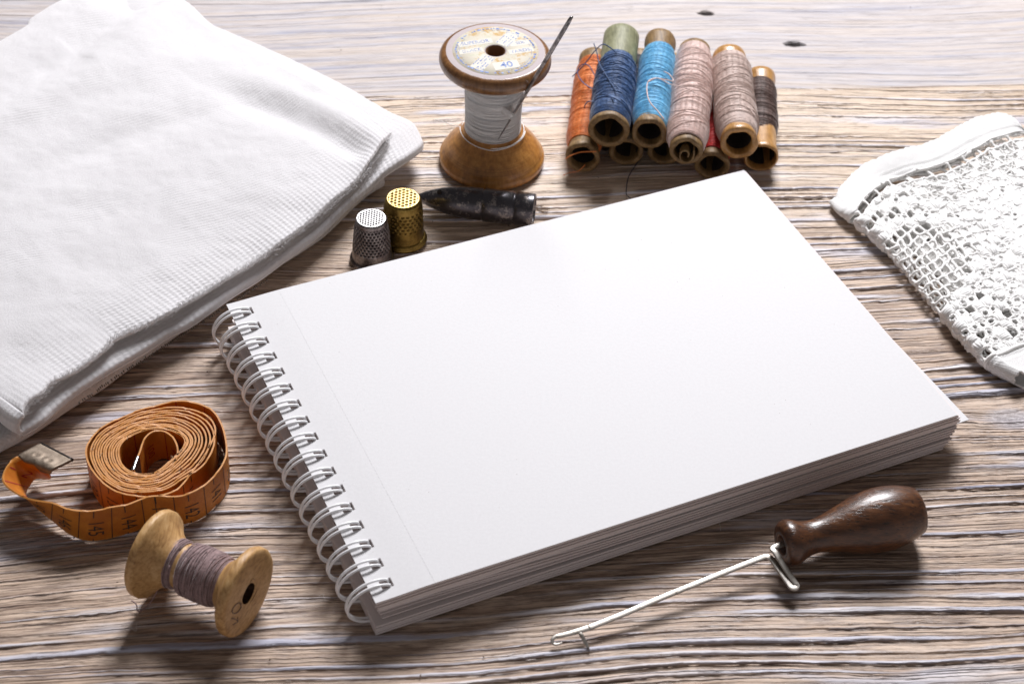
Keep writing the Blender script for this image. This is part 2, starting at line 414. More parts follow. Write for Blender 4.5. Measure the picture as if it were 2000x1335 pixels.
def mat_cloth(name, c, terry=True, weave=0.0):
    n = NT(name); p = n.coords(); uv = n.sep(n.coords('UV', 1))
    a = n.noise(p, 5, 5, .7); b = n.noise(p, 17, 4, .75)
    h = n.math('ADD', n.math('MULTIPLY', a, .8), n.math('MULTIPLY', b, 1.1))
    if weave:
        s1 = n.math('SINE', n.math('MULTIPLY', uv[0], weave)); s2 = n.math('SINE', n.math('MULTIPLY', uv[1], weave))
        h = n.math('ADD', h, n.math('MULTIPLY', n.math('MULTIPLY', s1, s2), .5))
    if terry:
        # rows of loops beside the front hem and twill lines further in
        d = n.noise(p, .25, 2)
        row = n.math('SINE', n.math('ADD', n.math('MULTIPLY', uv[1], 2*PI/.17), n.math('MULTIPLY', a, 1.2)))
        row2 = n.math('SINE', n.math('ADD', n.math('MULTIPLY', uv[0], 2*PI/.20), n.math('MULTIPLY', b, 1.5)))
        m = n.smooth(n.math('ADD', uv[1], n.math('MULTIPLY', n.math('SUBTRACT', d, .5), 4.0)), .8, 3.2, 1, .0)
        h = n.math('ADD', h, n.math('MULTIPLY', n.math('MULTIPLY', n.math('ADD', row, n.math('MULTIPLY', row2, .9)), n.math('MULTIPLY', m, n.smooth(d, .38, .62, .3, 1))), .42))
        tw = n.math('SINE', n.math('MULTIPLY', n.math('ADD', uv[1], n.math('MULTIPLY', uv[0], .55)), 2*PI/.16))
        h = n.math('ADD', h, n.math('MULTIPLY', n.math('MULTIPLY', tw, n.smooth(d, .42, .6)), .16))
    n.bump(h, .42, .0007)
    col = n.mix(n.smooth(b, .35, .65), tuple(x*.95 for x in c), c)
    n.set(col, .85, spec=.2, Sheen_Weight=.2, Sheen_Roughness=.5)
    tr = n.t.nodes.new('ShaderNodeBsdfTranslucent'); n.put(tr.inputs[0], (c[0]*.9, c[1]*.86, c[2]*.78))
    ms = n.t.nodes.new('ShaderNodeMixShader'); ms.inputs[0].default_value = .28 if terry else .08
    n.t.links.new(n.b.outputs[0], ms.inputs[1]); n.t.links.new(tr.outputs[0], ms.inputs[2]); n.t.links.new(ms.outputs[0], n.out.inputs[0])
    return n.m

M = {}
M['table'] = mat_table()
M['page'] = mat_paper('white drawing paper', (.655, .648, .66))
M['edge'] = mat_paper('cut paper edge', (.72, .655, .64), speck=False)
M['wire'] = mat_plain('white coated wire', (.88, .885, .90), .26, 0, .5)

# ------------------------------------------------------------------ the tabletop
def build_table():
    xs = np.arange(-36, 36.01, .25); ys = np.concatenate([np.arange(-26, -17, .3), np.arange(-17, 27, .04), np.arange(27, 40, .3)])
    X, Y = np.meshgrid(xs, ys, indexing='ij')
    n, m = X.shape
    V = np.stack([X, Y, np.zeros_like(X)], -1).reshape(-1, 3)*S
    idx = np.arange(n*m, dtype=np.int32).reshape(n, m)
    q = np.stack([idx[:-1, :-1], idx[1:, :-1], idx[1:, 1:], idx[:-1, 1:]], -1).reshape(-1)
    me = bpy.data.meshes.new('tabletop'); nf = (n-1)*(m-1)
    me.vertices.add(n*m); me.vertices.foreach_set('co', V.astype(np.float32).ravel())
    me.loops.add(nf*4); me.loops.foreach_set('vertex_index', q)
    me.polygons.add(nf); me.polygons.foreach_set('loop_start', np.arange(0, nf*4, 4, dtype=np.int32))
    me.polygons.foreach_set('use_smooth', np.ones(nf, bool))
    me.update(); me.validate()
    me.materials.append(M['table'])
    o = bpy.data.objects.new('tabletop', me); COL.objects.link(o)
    tag(o, kind='structure')
build_table()

# ------------------------------------------------------------------ sketchbook
HB = 1.55
BO = at(442, 592, HB); BX = unit(at(1453, 332, HB)-BO); BY = np.array([BX[1], -BX[0], 0])
BW, BH = 21.0, 14.6
def bp(x, y, z):
    """sketchbook coordinates: x from the wire edge, y from the far edge towards the camera, z up"""
    x, y, z = np.broadcast_arrays(np.asarray(x, float), np.asarray(y, float), np.asarray(z, float))
    P = np.array([BO[0], BO[1], 0])+x[..., None]*BX+y[..., None]*BY
    P[..., 2] = z
    return P
RING_Y = [.64+.8358*i for i in range(17)]
def build_book():
    root = thing('sketchbook', (BO[0]+BX[0]*10+BY[0]*7, BO[1]+BX[1]*10+BY[1]*7, 0),
                 'wire-bound white sketchbook with blank top page lying open-edged across the table', 'sketchbook')
    hx0, hx1, hh = .38, .77, .175
    ysh = [0.0]
    for ry in RING_Y: ysh += [ry-hh, ry+hh]
    ysh += [BH]
    def sheet(name, zt, th, x0=0.0, pull=0.0, *, x1=BW, y0=0.0, y1=BH, holes=False, lift=None, rot=0.0, mat=M['edge'], wav=0, seed=0, skew=0):
        return sheet_(name, zt, th, x0, x1, y0, y1, holes, lift, rot, mat, wav, seed, skew, pull)
    def sheet_(name, zt, th, x0=0.0, x1=BW, y0=0.0, y1=BH, holes=False, lift=None, rot=0.0, mat=M['edge'], wav=0, seed=0, skew=0, pull=0.0):
        xs = np.array(sorted(set([x0, hx0, hx1, 1.2, 1.6, 1.9, 2.0, 2.4, 3.0]+list(np.linspace(4, x1-.3, 26))+[x1])))
        ys = np.array(ysh) if holes else np.linspace(y0, y1, 14)
        if holes: ys = ys.copy(); ys[0] = y0; ys[-1] = y1
        X, Y = np.meshgrid(xs, ys, indexing='ij')
        if pull: Y = Y*(1-pull/BH*sstep(8.5, .3, X))
        z = zt+wav*fbm(X*.22+seed, Y*.1, 2, seed)
        z = z-.055*sstep(2.0, .2, X)*(zt/HB)      # the bound margin dips towards the wire
        if lift is not None: z = z+lift(X, Y)
        Xr = X+rot*(Y-0)
        T = bp(Xr, Y, z); Bq = bp(Xr+skew, Y, z-th)
        mask = np.ones((len(xs)-1, len(ys)-1), bool)
        if holes:
            for i in range(len(xs)-1):
                for j in range(len(ys)-1):
                    if xs[i] >= hx0-.01 and xs[i+1] <= hx1+.01 and j % 2 == 1: mask[i, j] = False
        mb = MB(); mb.sheet(T, Bq, mask, np.stack([X, Y], -1))
        o = mb.build(name, mat, root); sharp(o, 30); return o
    # top block
    zt = HB; k = 0
    tp = sheet('top_page', zt, .03, mat=M['page'], holes=True)
    zt -= .036; k = 1
    offs = [.05, .07, .16, .19, .2, .22, .21, .19, .16]
    while zt > 1.02:
        th = random.choice([.05, .055, .06, .065]); g = random.uniform(.004, .014)
        sheet('page', zt, th, x0=.018*k, x1=BW+offs[min(k, 8)]-.02+random.uniform(-.03, .03), y0=.01, y1=BH-random.choice([0, .01, .02, .05, .07]), holes=True,
              wav=.012, seed=k)
        zt -= th+g; k += 1
    # middle pages: set back and sagging beside the wire
    mid = []
    zm = .89
    for j in range(6):
        th = .052
        sb = .22 if j < 5 else .1
        def lift(X, Y, j=j): return -.13*sstep(8, .5, X)*(1-j/9)
        def edge(): return None
        sheet('page', zm, th, x0=.15+.02*j, x1=BW+[.18, .16, .14, .1, .07, .04, .02][j], y0=.02, y1=BH-(.02 if j % 2 else .07), wav=.012, seed=20+j, lift=lift, pull=[.40, .34, .30, .32, .20, .12, .0][j])
        zm -= th+.008
    # lower block and back board
    zl = .435
    for j in range(5):
        th = .062
        sheet('page', zl, th, x0=-.02, x1=BW+.0-.05*j, y0=0, y1=BH+.02+random.uniform(-.03, .02), seed=40+j)
        zl -= th+random.choice([.003, .006, .012])
    sheet('back_board', zl, max(.05, zl-.012), x0=-.03, x1=BW-.26, y0=0, y1=BH+.03, seed=60)
    # one sheet stands proud at the right
    lo = sheet('loose_sheet', .985, .045, x0=.3, x1=BW-.0, y0=.30, y1=BH-.10, rot=.046, seed=80, mat=M['page'])
    # perforation line on the top page
    mb = MB()
    for y in np.arange(.05, BH-.1, .16):
        x = 1.93
        z = HB+.004
        mb.sheet(bp(np.array([[x, x], [x+.022, x+.022]]), np.array([[y, y+.1]]*2), z+0*np.ones((2, 2))),
                 bp(np.array([[x, x], [x+.022, x+.022]]), np.array([[y, y+.1]]*2), (z-.003)*np.ones((2, 2))))
    mb.build('perforation', mat_plain('perforation crease', (.63, .625, .63), .8), tp, smooth=False)
    # wire rings
    xc, zc, r = .165, .87, .885
    for ry in RING_Y:
        mb = MB()
        for sgn in (-1, 1):
            th = np.linspace(-.52*PI+.0, .0, 3)
            a = np.linspace(math.radians(58), math.radians(302), 44)
            X = xc+r*np.cos(a); Z = zc+r*np.sin(a)*.90
            sp = .105+.012*np.cos(a)-.018*np.sin(a/1.0)*0
            close = sstep(math.radians(140), math.radians(200), a)*.035
            Y = ry+.015+sgn*(sp-close)+random.uniform(-.006, .006)
            # into the hole and down
            pts = bp(X, Y, Z)
            down = bp(np.array([.69, .665]), np.array([Y[0]]*2), np.array([Z[0]-.30, Z[0]-.12]))
            pts = np.vstack([down, pts])
            mb.tube(pts, .046, 8)
        mb.build('binding_ring', M['wire'], root)
build_book()

# ------------------------------------------------------------------ folded white towel
TA = at(45, 846, .85); TB = at(828, 278, 1.0)
TU = unit([TB[0]-TA[0], TB[1]-TA[1], 0]); TV = np.array([-TU[1], TU[0], 0])     # along the front edge, and inwards
def coons(Fr, Bk, Lf, Rt, us, vs):
    """patch between four plan curves: front, back (left to right), left, right (front to back)"""
    def ev(Cv, t):
        s = arclen(Cv); return np.stack([np.interp(t*s[-1], s, Cv[:, k]) for k in range(2)], 1)
    f, b, l, r = ev(Fr, us), ev(Bk, us), ev(Lf, vs), ev(Rt, vs)
    U = us[:, None, None]; V = vs[None, :, None]
    P = (1-V)*f[:, None]+V*b[:, None]+(1-U)*l[None]+U*r[None]
    P = P-((1-U)*(1-V)*f[0]+U*(1-V)*f[-1]+(1-U)*V*b[0]+U*V*b[-1])
    return P
def px_line(pts, z):
    return np.array([at(u, v, z)[:2] for u, v in pts])
def smooth_line(P, n=60):
    return resample(catmull(P, 40*len(P)), n)
def edge_samples(n, r):
    t = np.linspace(0, 1, n)
    a = np.linspace(0, 1, 9)**1.6*r
    return np.unique(np.concatenate([a, 1-a, t[(t > r) & (t < 1-r)]]))
def pad(mb, Fr, Bk, Lf, Rt, ztop, zbot, rad, nu=150, nv=150, und=None, jag=None, uvs=(18, 18)):
    us = edge_samples(nu, rad/18); vs = edge_samples(nv, rad/18)
    P = coons(Fr, Bk, Lf, Rt, us, vs)
    U, V = np.meshgrid(us, vs, indexing='ij')
    d = np.minimum(np.minimum(U, 1-U)*18, np.minimum(V, 1-V)*18)
    t = np.clip(1-d/rad, 0, 1); roll = 1-np.sqrt(1-t*t)
    zt = ztop(U, V) if callable(ztop) else ztop+0*U
    zb = zbot(U, V) if callable(zbot) else zbot+0*U
    zm = (zt+zb)/2
    bumps = .03*fbm(P[..., 0]*2.2, P[..., 1]*2.2, 3, 5)*(d > .01)
    if und is not None: w = und(U, V, P); zt = zt+w; zb = zb+w*.8; zm = zm+w*.9
    T = np.dstack([P, zt-(zt-zm)*roll+bumps]); Bt = np.dstack([P, zb+(zm-zb)*roll])
    UV = np.dstack([U*uvs[0], V*uvs[1]])
    # weld the two faces at the rim by sheet side walls of no height
    mb.sheet(T, Bt, None, UV)
    return T, Bt
def build_towel():
    root = thing('folded_towel', (-13, 8, 0), 'white terry towel folded in several layers at the upper left', 'towel')
    mat = mat_cloth('white towelling', (.86, .85, .87)); mat2 = mat_cloth('white hemmed linen', (.76, .74, .73), terry=False, weave=2*PI/.16)
    P2 = np.array([-17.2, 21.9]); P3 = np.array([-29.6, 5.2])
    def back(z): return smooth_line(np.array([P3, at(0, 86, z)[:2], at(60, 42, z)[:2], at(122, 6, z)[:2], P2]), 120)
    # A: the loose top sheet
    Fa = smooth_line(px_line([(46, 810), (52, 792), (84, 769), (102, 748), (163, 713), (211, 675), (229, 657), (305, 626), (369, 588), (407, 565), (470, 528), (560, 470), (640, 405), (700, 352), (737, 305), (764, 266)], 1.62), 150)
    Ra = smooth_line(np.vstack([px_line([(764, 266), (742, 246), (695, 215), (600, 158), (500, 100), (400, 42), (352, 2)], 1.55), P2[None]]), 120)
    La = np.linspace(Fa[0], P3, 60)
    Bk = back(1.5)
    def und(U, V, P):
        du = (1-U)*19; dv = V*18; db = (1-V)*18
        w = .05+.26*fbm(P[..., 0]*.16, P[..., 1]*.16, 3, 2)+.07*fbm(P[..., 0]*.6, P[..., 1]*.6, 2, 9)
        w = w+.07*np.sin(U*19*1.15+.8)*np.exp(-dv/1.2)+.05*np.sin(U*19*2.3)*np.exp(-dv/.8)
        w = w-.30*np.exp(-((du-1.9-.10*dv)/.62)**2)*sstep(0, 1.2, dv)*sstep(12, 5, dv)        # trough beside the far edge
        w = w+.16*np.exp(-((du-.85-.05*dv)/.5)**2)*sstep(10, 4, dv)
        w = w-.26*np.exp(-((db-2.6+.5*np.sin(U*7))/.8)**2)*(.45+.55*sstep(.55, .75, U))+.16*np.exp(-((db-4.2+.5*np.sin(U*7))/.9)**2)         # dips towards the far hem
        w = w-.22*np.exp(-((db-1.1)/.6)**2)*sstep(.86, .92, U)*1
        w = w-.16*np.exp(-((dv-7.5-2.5*np.sin(U*4))/.9)**2)*sstep(.1, .3, U)*sstep(.95, .7, U)*1.0
        w = w-.35*sstep(3.0, 0, du)*sstep(3, 9, dv)                    # the far edge settles on the sheet below
        return w
    mb = MB(); pad(mb, Fa, Bk, La, Ra, lambda U, V: 1.67+0*U, lambda U, V: 1.44+0*U, .14, 190, 190, und)
    A = mb.build('top_layer', mat, root)
    # loose fibres along the rims
    fz = MB(); edge = resample(np.column_stack([Fa, np.full(len(Fa), 1.56)]), 1800)
    for q in edge:
        for _ in range(2):
            d_ = rng.normal(0, 1, 3); d_[2] = abs(d_[2])*.6; d_ = d_/np.linalg.norm(d_)*rng.uniform(.04, .13)
            p_ = q+rng.normal(0, .06, 3)+np.array([0, 0, .05]); fz.tube(np.array([p_, p_+d_*.6, p_+d_+rng.normal(0, .02, 3)]), .006, 3, caps=False)
    tag(fz.build('fuzz', mat, A), kind='stuff')
    # C: the sheet it folds back into, showing past the edge
    Fc = smooth_line(px_line([(44, 846), (85, 820), (110, 799), (150, 768), (209, 727), (244, 706), (288, 682), (331, 653), (369, 633), (412, 605), (458, 573), (520, 531), (600, 473), (660, 421), (700, 383), (745, 346), (790, 318), (822, 290), (828, 279)], .95), 150)
    Rc = smooth_line(np.vstack([px_line([(828, 279), (818, 258), (803, 241), (760, 222), (670, 170), (550, 112), (450, 68), (415, 52), (355, 0)], 1.05), P2[None]+.1]), 120)
    def undc(U, V, P):
        return .05*fbm(P[..., 0]*.5, P[..., 1]*.5, 2, 21)-.03*np.sin(U*40)*np.exp(-V*18/.8)+.28*sstep(.75, 1.0, U)*np.exp(-((1-U)*19-2.0)**2/3)
    mb = MB(); pad(mb, Fc, Bk*1.0+.05, np.linspace(Fc[0], P3, 60), Rc, lambda U, V: 1.10+.10*sstep(0, .1, V)-.40*sstep(.3, .5, V)*sstep(.1, .25, 1-U), lambda U, V: .70, .15, 150, 110, undc)
    mb.build('middle_layer', mat, root)
    # B: the hemmed lower layers
    Fb = smooth_line(px_line([(-60, 920), (0, 882), (60, 850), (130, 803), (200, 758), (250, 721), (330, 665), (440, 584), (520, 532), (620, 468), (660, 433), (695, 398), (722, 375), (752, 357)], .22), 150)
    Rb = smooth_line(np.vstack([px_line([(752, 357), (748, 345), (730, 330), (640, 250)], .3), [P2+np.array([0, -1.0])]]), 80)
    def undb(U, V, P): return .04*fbm(P[..., 0]*.7, P[..., 1]*.7, 2, 31)
    mb = MB(); pad(mb, Fb, Bk-.1, np.linspace(Fb[0], P3-np.array([2, 2]), 60), Rb, lambda U, V: .60+.08*sstep(0, .1, V), .015, .28, 150, 60, undb)
    B = mb.build('bottom_layer', mat2, root)
    # hem-stitch holes in a row along the lower layer
    hm = MB(); ln = resample(np.vstack([at(u, v, .62) for u, v in [(150, 787), (209, 745), (244, 722), (288, 695), (331, 667), (369, 643), (412, 615), (458, 585), (520, 545)]]), 110)
    for i, q in enumerate(ln):
        if i % 9 == 0 or rng.random() < .18: continue
        c = q+TV*rng.uniform(-.02, .02); c[2] = .60+rng.uniform(-.02, .03)
        hm.tube(np.array([c-TV*.05-np.array([0, 0, .05]), c-TV*.012+np.array([0, 0, .018])]), rng.uniform(.02, .034), 6)
    hm.build('hem_stitch', mat_plain('hem holes', (.16, .14, .12), .9), B)
    # the turn where the top sheet loops round into the middle one
    mb = MB()
    ls = np.linspace(0, 9, 40); th = np.linspace(0, PI, 22)
    a0 = np.array([*Fa[0], 1.60]); c0 = np.array([*Fc[0], .86])
    dl = unit(np.array([P3[0]-Fa[0][0], P3[1]-Fa[0][1], 0]))
    G = np.zeros((len(ls), len(th), 3)); G2 = G.copy()
    for i, l in enumerate(ls):
        ctr = (a0+c0)/2+dl*l; ctr[2] = 1.22
        wob = .05*math.sin(l*1.7)+.03*math.sin(l*4)
        for j, t in enumerate(th):
            for GG, rz, ro in ((G, .46, .42+wob), (G2, .29, .24+wob)):
                GG[i, j] = ctr-TU*(math.sin(t)*ro-.12)+np.array([0, 0, math.cos(t)*rz])
    mb.sheet(G, G2, None, np.dstack([np.tile(th*.4, (len(ls), 1)), np.tile(ls[:, None], (1, len(th)))]))
    mb.build('fold', mat, root)
build_towel()

# ------------------------------------------------------------------ crocheted lace
def build_lace():
    root = thing('lace_cloth', (17, 6, 0), 'folded white crochet lace runner with open mesh and solid hems at the right', 'lace')
    mat = mat_thread('white cotton crochet', (.90, .89, .87), .08, .75, .3)
    nb = NT('crochet stitches'); uvb = nb.sep(nb.coords('UV', 1)); pb = nb.coords()
    lnb = nb.math('SINE', nb.math('ADD', nb.math('MULTIPLY', uvb[1], 2*PI/.075), nb.math('MULTIPLY', nb.noise(pb, 3, 2), 5.0)))
    nb.bump(nb.math('ADD', nb.math('MULTIPLY', lnb, .5), nb.noise(pb, 16, 3, .7)), .38, .0007)
    nb.set(nb.mix(nb.smooth(nb.noise(pb, 5, 3), .3, .7), (.86, .85, .83), (.91, .905, .895)), .8, spec=.25, Sheen_Weight=.2); matb = nb.m
    hemm = mat_cloth('white woven hem', (.90, .895, .885), terry=False, weave=2*PI/.085)
    fold = resample(catmull(np.array([at(u, v, .40) for u, v in [(1624, 388), (1640, 408), (1668, 428), (1722, 476), (1762, 518), (1800, 566), (1848, 622), (1893, 674), (1940, 716), (1985, 742)]]), 300), 200)
    fs = arclen(fold); LEN = fs[-1]
    top_a = at(1695, 308, .8); top_b = at(1945, 228, 1.05)
    D = unit([top_b[0]-top_a[0]-.2, top_b[1]-top_a[1]+.3, 0])                  # into the strip, away from the fold
    RZ, ZT, ZB = .29, .66, .09
    EP = np.array([at(u, v, z) for u, v, z in [(1624, 388, .6), (1640, 360, .75), (1662, 332, .85), (1692, 309, .9), (1745, 299, .9), (1800, 290, .92), (1850, 268, .98), (1900, 241, 1.05), (1935, 229, 1.1), (1962, 227, 1.1), (1990, 248, 1.05), (2030, 290, 1.0), (2080, 330, 1)]])
    EP[0] = [fold[0, 0]+RZ*.9*D[0], fold[0, 1]+RZ*.9*D[1], .6]
    EP = resample(catmull(EP, 200), 200); es = arclen(EP)
    FT = unit([fold[40, 0]-fold[0, 0], fold[40, 1]-fold[0, 1], 0])
    def surf(s, a, lift=0.0):
        """s along the fold from the far hem, a across: a > 0 top layer, then the roll, then the under layer"""
        s = np.asarray(s, float); a = np.asarray(a, float); s, a = np.broadcast_arrays(s, a)
        P = np.stack([np.interp(s, fs, fold[:, k]) for k in range(2)]+[0*s], -1)
        for k in range(2):
            P[..., k] = np.where(s < 0, fold[0, k]+(fold[8, k]-fold[0, k])/fs[8]*s, P[..., k])
            P[..., k] = np.where(s > LEN, fold[-1, k]+(fold[-1, k]-fold[-9, k])/(fs[-1]-fs[-9])*(s-LEN), P[..., k])
        x = np.where(a > 0, a, np.where(a > -PI*RZ, -RZ*np.sin(np.clip(-a/RZ, 0, PI)), -a-PI*RZ))
        zt = ZT+.30*sstep(2.0, 7.0, a)*(.4+.6*sstep(7, 0, s))+.22*sstep(2.2, .2, s)*sstep(.5, 3.2, a)+.06*vnoise(s*.5, a*.5, 3)-.1*sstep(8.5, 11, s)
        zr = (ZT+ZB)/2+(ZT-ZB)/2*np.cos(np.clip(-a/RZ, 0, PI))
        z = np.where(a > 0, zt, np.where(a > -PI*RZ, zr, ZB+.50*sstep(.8, 2.6, -a-PI*RZ)+.25*sstep(3, 7, -a)))
        nz = np.where(a > 0, 1, np.where(a > -PI*RZ, np.cos(np.clip(-a/RZ, 0, PI)), -1)); nx = np.where((a <= 0) & (a > -PI*RZ), -np.sin(np.clip(-a/RZ, 0, PI)), 0)
        # the far end runs off at a slant, as the hem turns away
        x = x+RZ*.9+np.where(a > 0, 0, 0)
        sl = np.where(a > 0, a, 0)
        P = P+x[..., None]*D
        # the far hem wanders: it leaves the fold, bends back and humps
        z = z*(.50+.50*np.maximum(sstep(-.2, 2.4, s), sstep(1.0, 4.5, np.abs(a))))
        aa_ = np.where(a > 0, np.clip(a, 0, 12), np.clip(-a-PI*RZ, 0, 12))
        for k in range(2):
            off = np.interp(aa_*1.06, es, EP[:, k])-(fold[0, k]+(aa_+RZ*.9)*D[k])
            P[..., k] = P[..., k]+off*sstep(LEN*.8, 0, s)*np.where(a > -PI*RZ, a > 0, 1)*np.where(a > 0, 1, .97)
        P[..., 0] += 0; P[..., 2] = z
        Nn = D*nx[..., None]; Nn[..., 2] = nz
        return P+Nn*lift
    C = .40
    s0, s1 = 1.25, LEN-1.25
    nr = int((s1-s0)/C); C2 = (s1-s0)/nr
    a_top = np.arange(0, 9.2, C); a_all = np.concatenate([-np.arange(C, 9.0, C)[::-1], a_top])
    def kind(i, a):
        s = s0+(i+.5)*C2; m = abs(s-5.2)/2.1+max(a, 0)/4.2
        if i == 0: return 'ladder'
        if a < -2.0: return 'dense' if (i*5+int(-a*7)) % 6 else 'eye'
        if a < -.9: return 'open' if (i*7+int(-a*9)) % 3 else 'spider'
        if m < 1.0: return 'open'
        if m < 1.20: return 'puff'
        if m < 1.36: return 'eye'
        if m < 1.50: return 'open'
        if m < 1.70: return 'puff'
        if m < 1.86: return 'eye'
        if 1.7 < s < 4.6 and a > 2.6: return 'spider' if (i+int(a/C)) % 3 else 'dense'
        h_ = (i*5+int(round(a/C))*3) % 7
        return ['eye', 'puff', 'eye', 'dense', 'open', 'eye', 'puff'][h_]
    net = MB(); puf = MB()
    J = {}
    def jit(i, j):
        if (i, j) not in J: J[(i, j)] = np.array([rng.normal(0, .035), rng.normal(0, .035), rng.normal(0, .022)])
        return J[(i, j)]
    def node(i, j):
        q = jit(i, j); return surf(s0+i*C2+q[0], a_all[j]+q[1], q[2]*.8)
    K = [[kind(i, a_all[j]) for j in range(len(a_all)-1)] for i in range(nr)]
    def cord(i, j, i2, j2, r):
        A_, B_ = (i, j), (i2, j2)
        ss = np.linspace(s0+i*C2, s0+i2*C2, 6); aa = np.linspace(a_all[j], a_all[j2], 6)
        q1, q2 = jit(i, j), jit(i2, j2); t = np.linspace(0, 1, 6)
        ss = ss+q1[0]*(1-t)+q2[0]*t+.02*np.sin(t*PI)*rng.normal(); aa = aa+q1[1]*(1-t)+q2[1]*t+.02*np.sin(t*PI)*rng.normal()
        lf = (q1[2]*(1-t)+q2[2]*t)*.8+.03*np.sin(t*PI*2+rng.random()*6)
        P = surf(ss, aa, 0)+0; P[:, 2] += lf
        net.tube(P, r*(1+.18*np.cos(t*2*PI)), 6)
    for i in range(nr+1):
        for j in range(len(a_all)):
            around = [K[x][y] for x in (i-1, i) for y in (j-1, j) if 0 <= x < nr and 0 <= y < len(a_all)-1]
            if j+1 < len(a_all): cord(i, j, i, j+1, rng.uniform(.055, .08))
            if i < nr and K[i][min(j, len(a_all)-2)] == 'open':
                jit(i, j); J[(i, j)] = J[(i, j)]+np.array([.035, .05, .01]); cord(i, j, i+1, j, .04); J[(i, j)] = J[(i, j)]-np.array([.035, .05, .01])
            if i < nr: cord(i, j, i+1, j, rng.uniform(.05, .072) if K[i][min(j, len(a_all)-2)] != 'ladder' else (.062 if j % 2 == 0 else .0001))
    for i in range(nr):
        for j in range(len(a_all)-1):
            k = K[i][j]
            if k in ('puff', 'dense', 'eye'):
                NG = 9; g = np.linspace(0, 1, NG)
                e = -.04 if k != 'puff' else -.07
                hgt = {'puff': .12, 'dense': .03, 'eye': .035}[k]+rng.uniform(-.02, .04)
                q00, q10, q01, q11 = jit(i, j), jit(i+1, j), jit(i, j+1), jit(i+1, j+1)
                Gs, Ga = np.meshgrid(e+(1-2*e)*g, e+(1-2*e)*g, indexing='ij')
                bl = lambda c: q00[c]*(1-Gs)*(1-Ga)+q10[c]*Gs*(1-Ga)+q01[c]*(1-Gs)*Ga+q11[c]*Gs*Ga
                rr = np.hypot(Gs-.5, Ga-.5)
                if k == 'eye':
                    # eyelet: the cells round the middle close in to a small round hole
                    hr = rng.uniform(.19, .27); pull = np.exp(-((rr-.2)/.18)**2)
                    fct = np.where(rr > 1e-6, 1+pull*(hr/np.maximum(rr, .05)-1)*(rr < .30), 1)
                    Gs = .5+(Gs-.5)*fct; Ga = .5+(Ga-.5)*fct
                Sg = s0+(i+Gs)*C2+bl(0); Ag = a_all[j]+Ga*(a_all[j+1]-a_all[j])+bl(1)
                W = np.sin(np.clip(g, 0, 1)*PI)**.5
                lift = hgt*np.outer(W, W)+bl(2)*.8
                cyc = 3.0 if k == 'puff' else 2.5
                lift = lift+.016*np.cos((Ga if (i+j) % 2 else Gs)*2*PI*cyc)
                if k == 'eye': lift = lift+.05*np.exp(-((rr-.3)/.1)**2)
                T = surf(Sg, Ag, 0); Tn = surf(Sg, Ag, 1)-T
                T1 = T+Tn*lift[..., None]; B1 = T-Tn*.05
                mask = None
                if k == 'eye':
                    rc = (rr[:-1, :-1]+rr[1:, 1:]+rr[:-1, 1:]+rr[1:, :-1])/4
                    mask = rc > .20
                uvd = np.stack([Sg, Ag], -1) if (i+j) % 2 else np.stack([Ag, Sg], -1)
                puf.sheet(T1, B1, mask, uvd)
            elif k == 'spider':
                c = surf(s0+(i+.5)*C2, (a_all[j]+a_all[j+1])/2, .02)
                for (p, q) in ((0, 0), (1, 0), (1, 1), (0, 1)):
                    net.tube(np.array([node(i+p, j+q), (node(i+p, j+q)+c)/2+np.array([0, 0, .015]), c]), .024, 5)
                puf.tube(np.array([c-np.array([0, 0, .03]), c+np.array([0, 0, .035])]), [.075, .05], 7)
    for k in range(26):
        fs_, fa_ = rng.uniform(1.7, LEN-1.6), rng.uniform(.1, 8.5)
        if abs(fs_-5.2)/2.1+fa_/4.2 < 1.1: continue
        g = np.linspace(0, 1, 10); R_b = rng.uniform(.15, .24)
        Gs, Ga = np.meshgrid(g*2-1, g*2-1, indexing='ij'); q = np.maximum(np.abs(Gs), np.abs(Ga)); h_ = np.hypot(Gs, Ga); f_ = np.where(h_ > 0, q/np.maximum(h_, 1e-6), 0)
        T = surf(fs_+Gs*f_*R_b, fa_+Ga*f_*R_b*1.15, 0); Tn = surf(fs_+Gs*f_*R_b, fa_+Ga*f_*R_b*1.15, 1)-T
        lift = .06+.11*np.sqrt(np.clip(1-q**2, 0, 1))+.012*np.cos(Gs*9)
        puf.sheet(T+Tn*lift[..., None], T+Tn*.02, None, np.stack([fs_+Gs*R_b, fa_+Ga*R_b], -1))
    net.build('mesh_net', mat, root); puf.build('crochet_block', matb, root)
    # hems: woven bands with a corded rib beside the lace
    def hem(sa, sb, amin, amax, name, thick=.07, jag=False):
        mb = MB(); ss = np.linspace(sa, sb, 22); aa = np.linspace(amin, amax, 150)
        Sg, Ag = np.meshgrid(ss, aa, indexing='ij')
        if jag:
            e = (np.abs(((Ag*2.2) % 1)-.5)*2)
            Sg = Sg+np.outer(np.linspace(0, 1, 22)**4, np.ones(150))*e*.16
        t = np.outer(np.linspace(0, 1, 22), np.ones(150))
        Sg = Sg+(.035*np.sin(Ag*2*PI/.27)+.02*np.sin(Ag*7.3))*(((1-np.outer(np.linspace(0, 1, 22), np.ones(150))) if sa < 1 else np.outer(np.linspace(0, 1, 22), np.ones(150)))**3)
        rib = .022*np.exp(-((t-.86)/.05)**2)+.018*np.exp(-((t-.66)/.04)**2)-.012*np.exp(-((t-.76)/.03)**2)
        if sb > LEN-1 or sa > LEN-1: rib = rib[::-1]
        lf = rib+.07*fbm(Ag*.9, Sg*.9, 3, 4)+.03*np.sin(Ag*2.1+Sg)
        T = surf(Sg, Ag, 0); Nn = surf(Sg, Ag, 1)-T
        mb.sheet(T+Nn*(lf+thick*.6)[..., None], T-Nn*(thick*.4-lf*.5)[..., None], None, np.stack([Sg, Ag], -1))
        return mb.build(name, hemm, root)
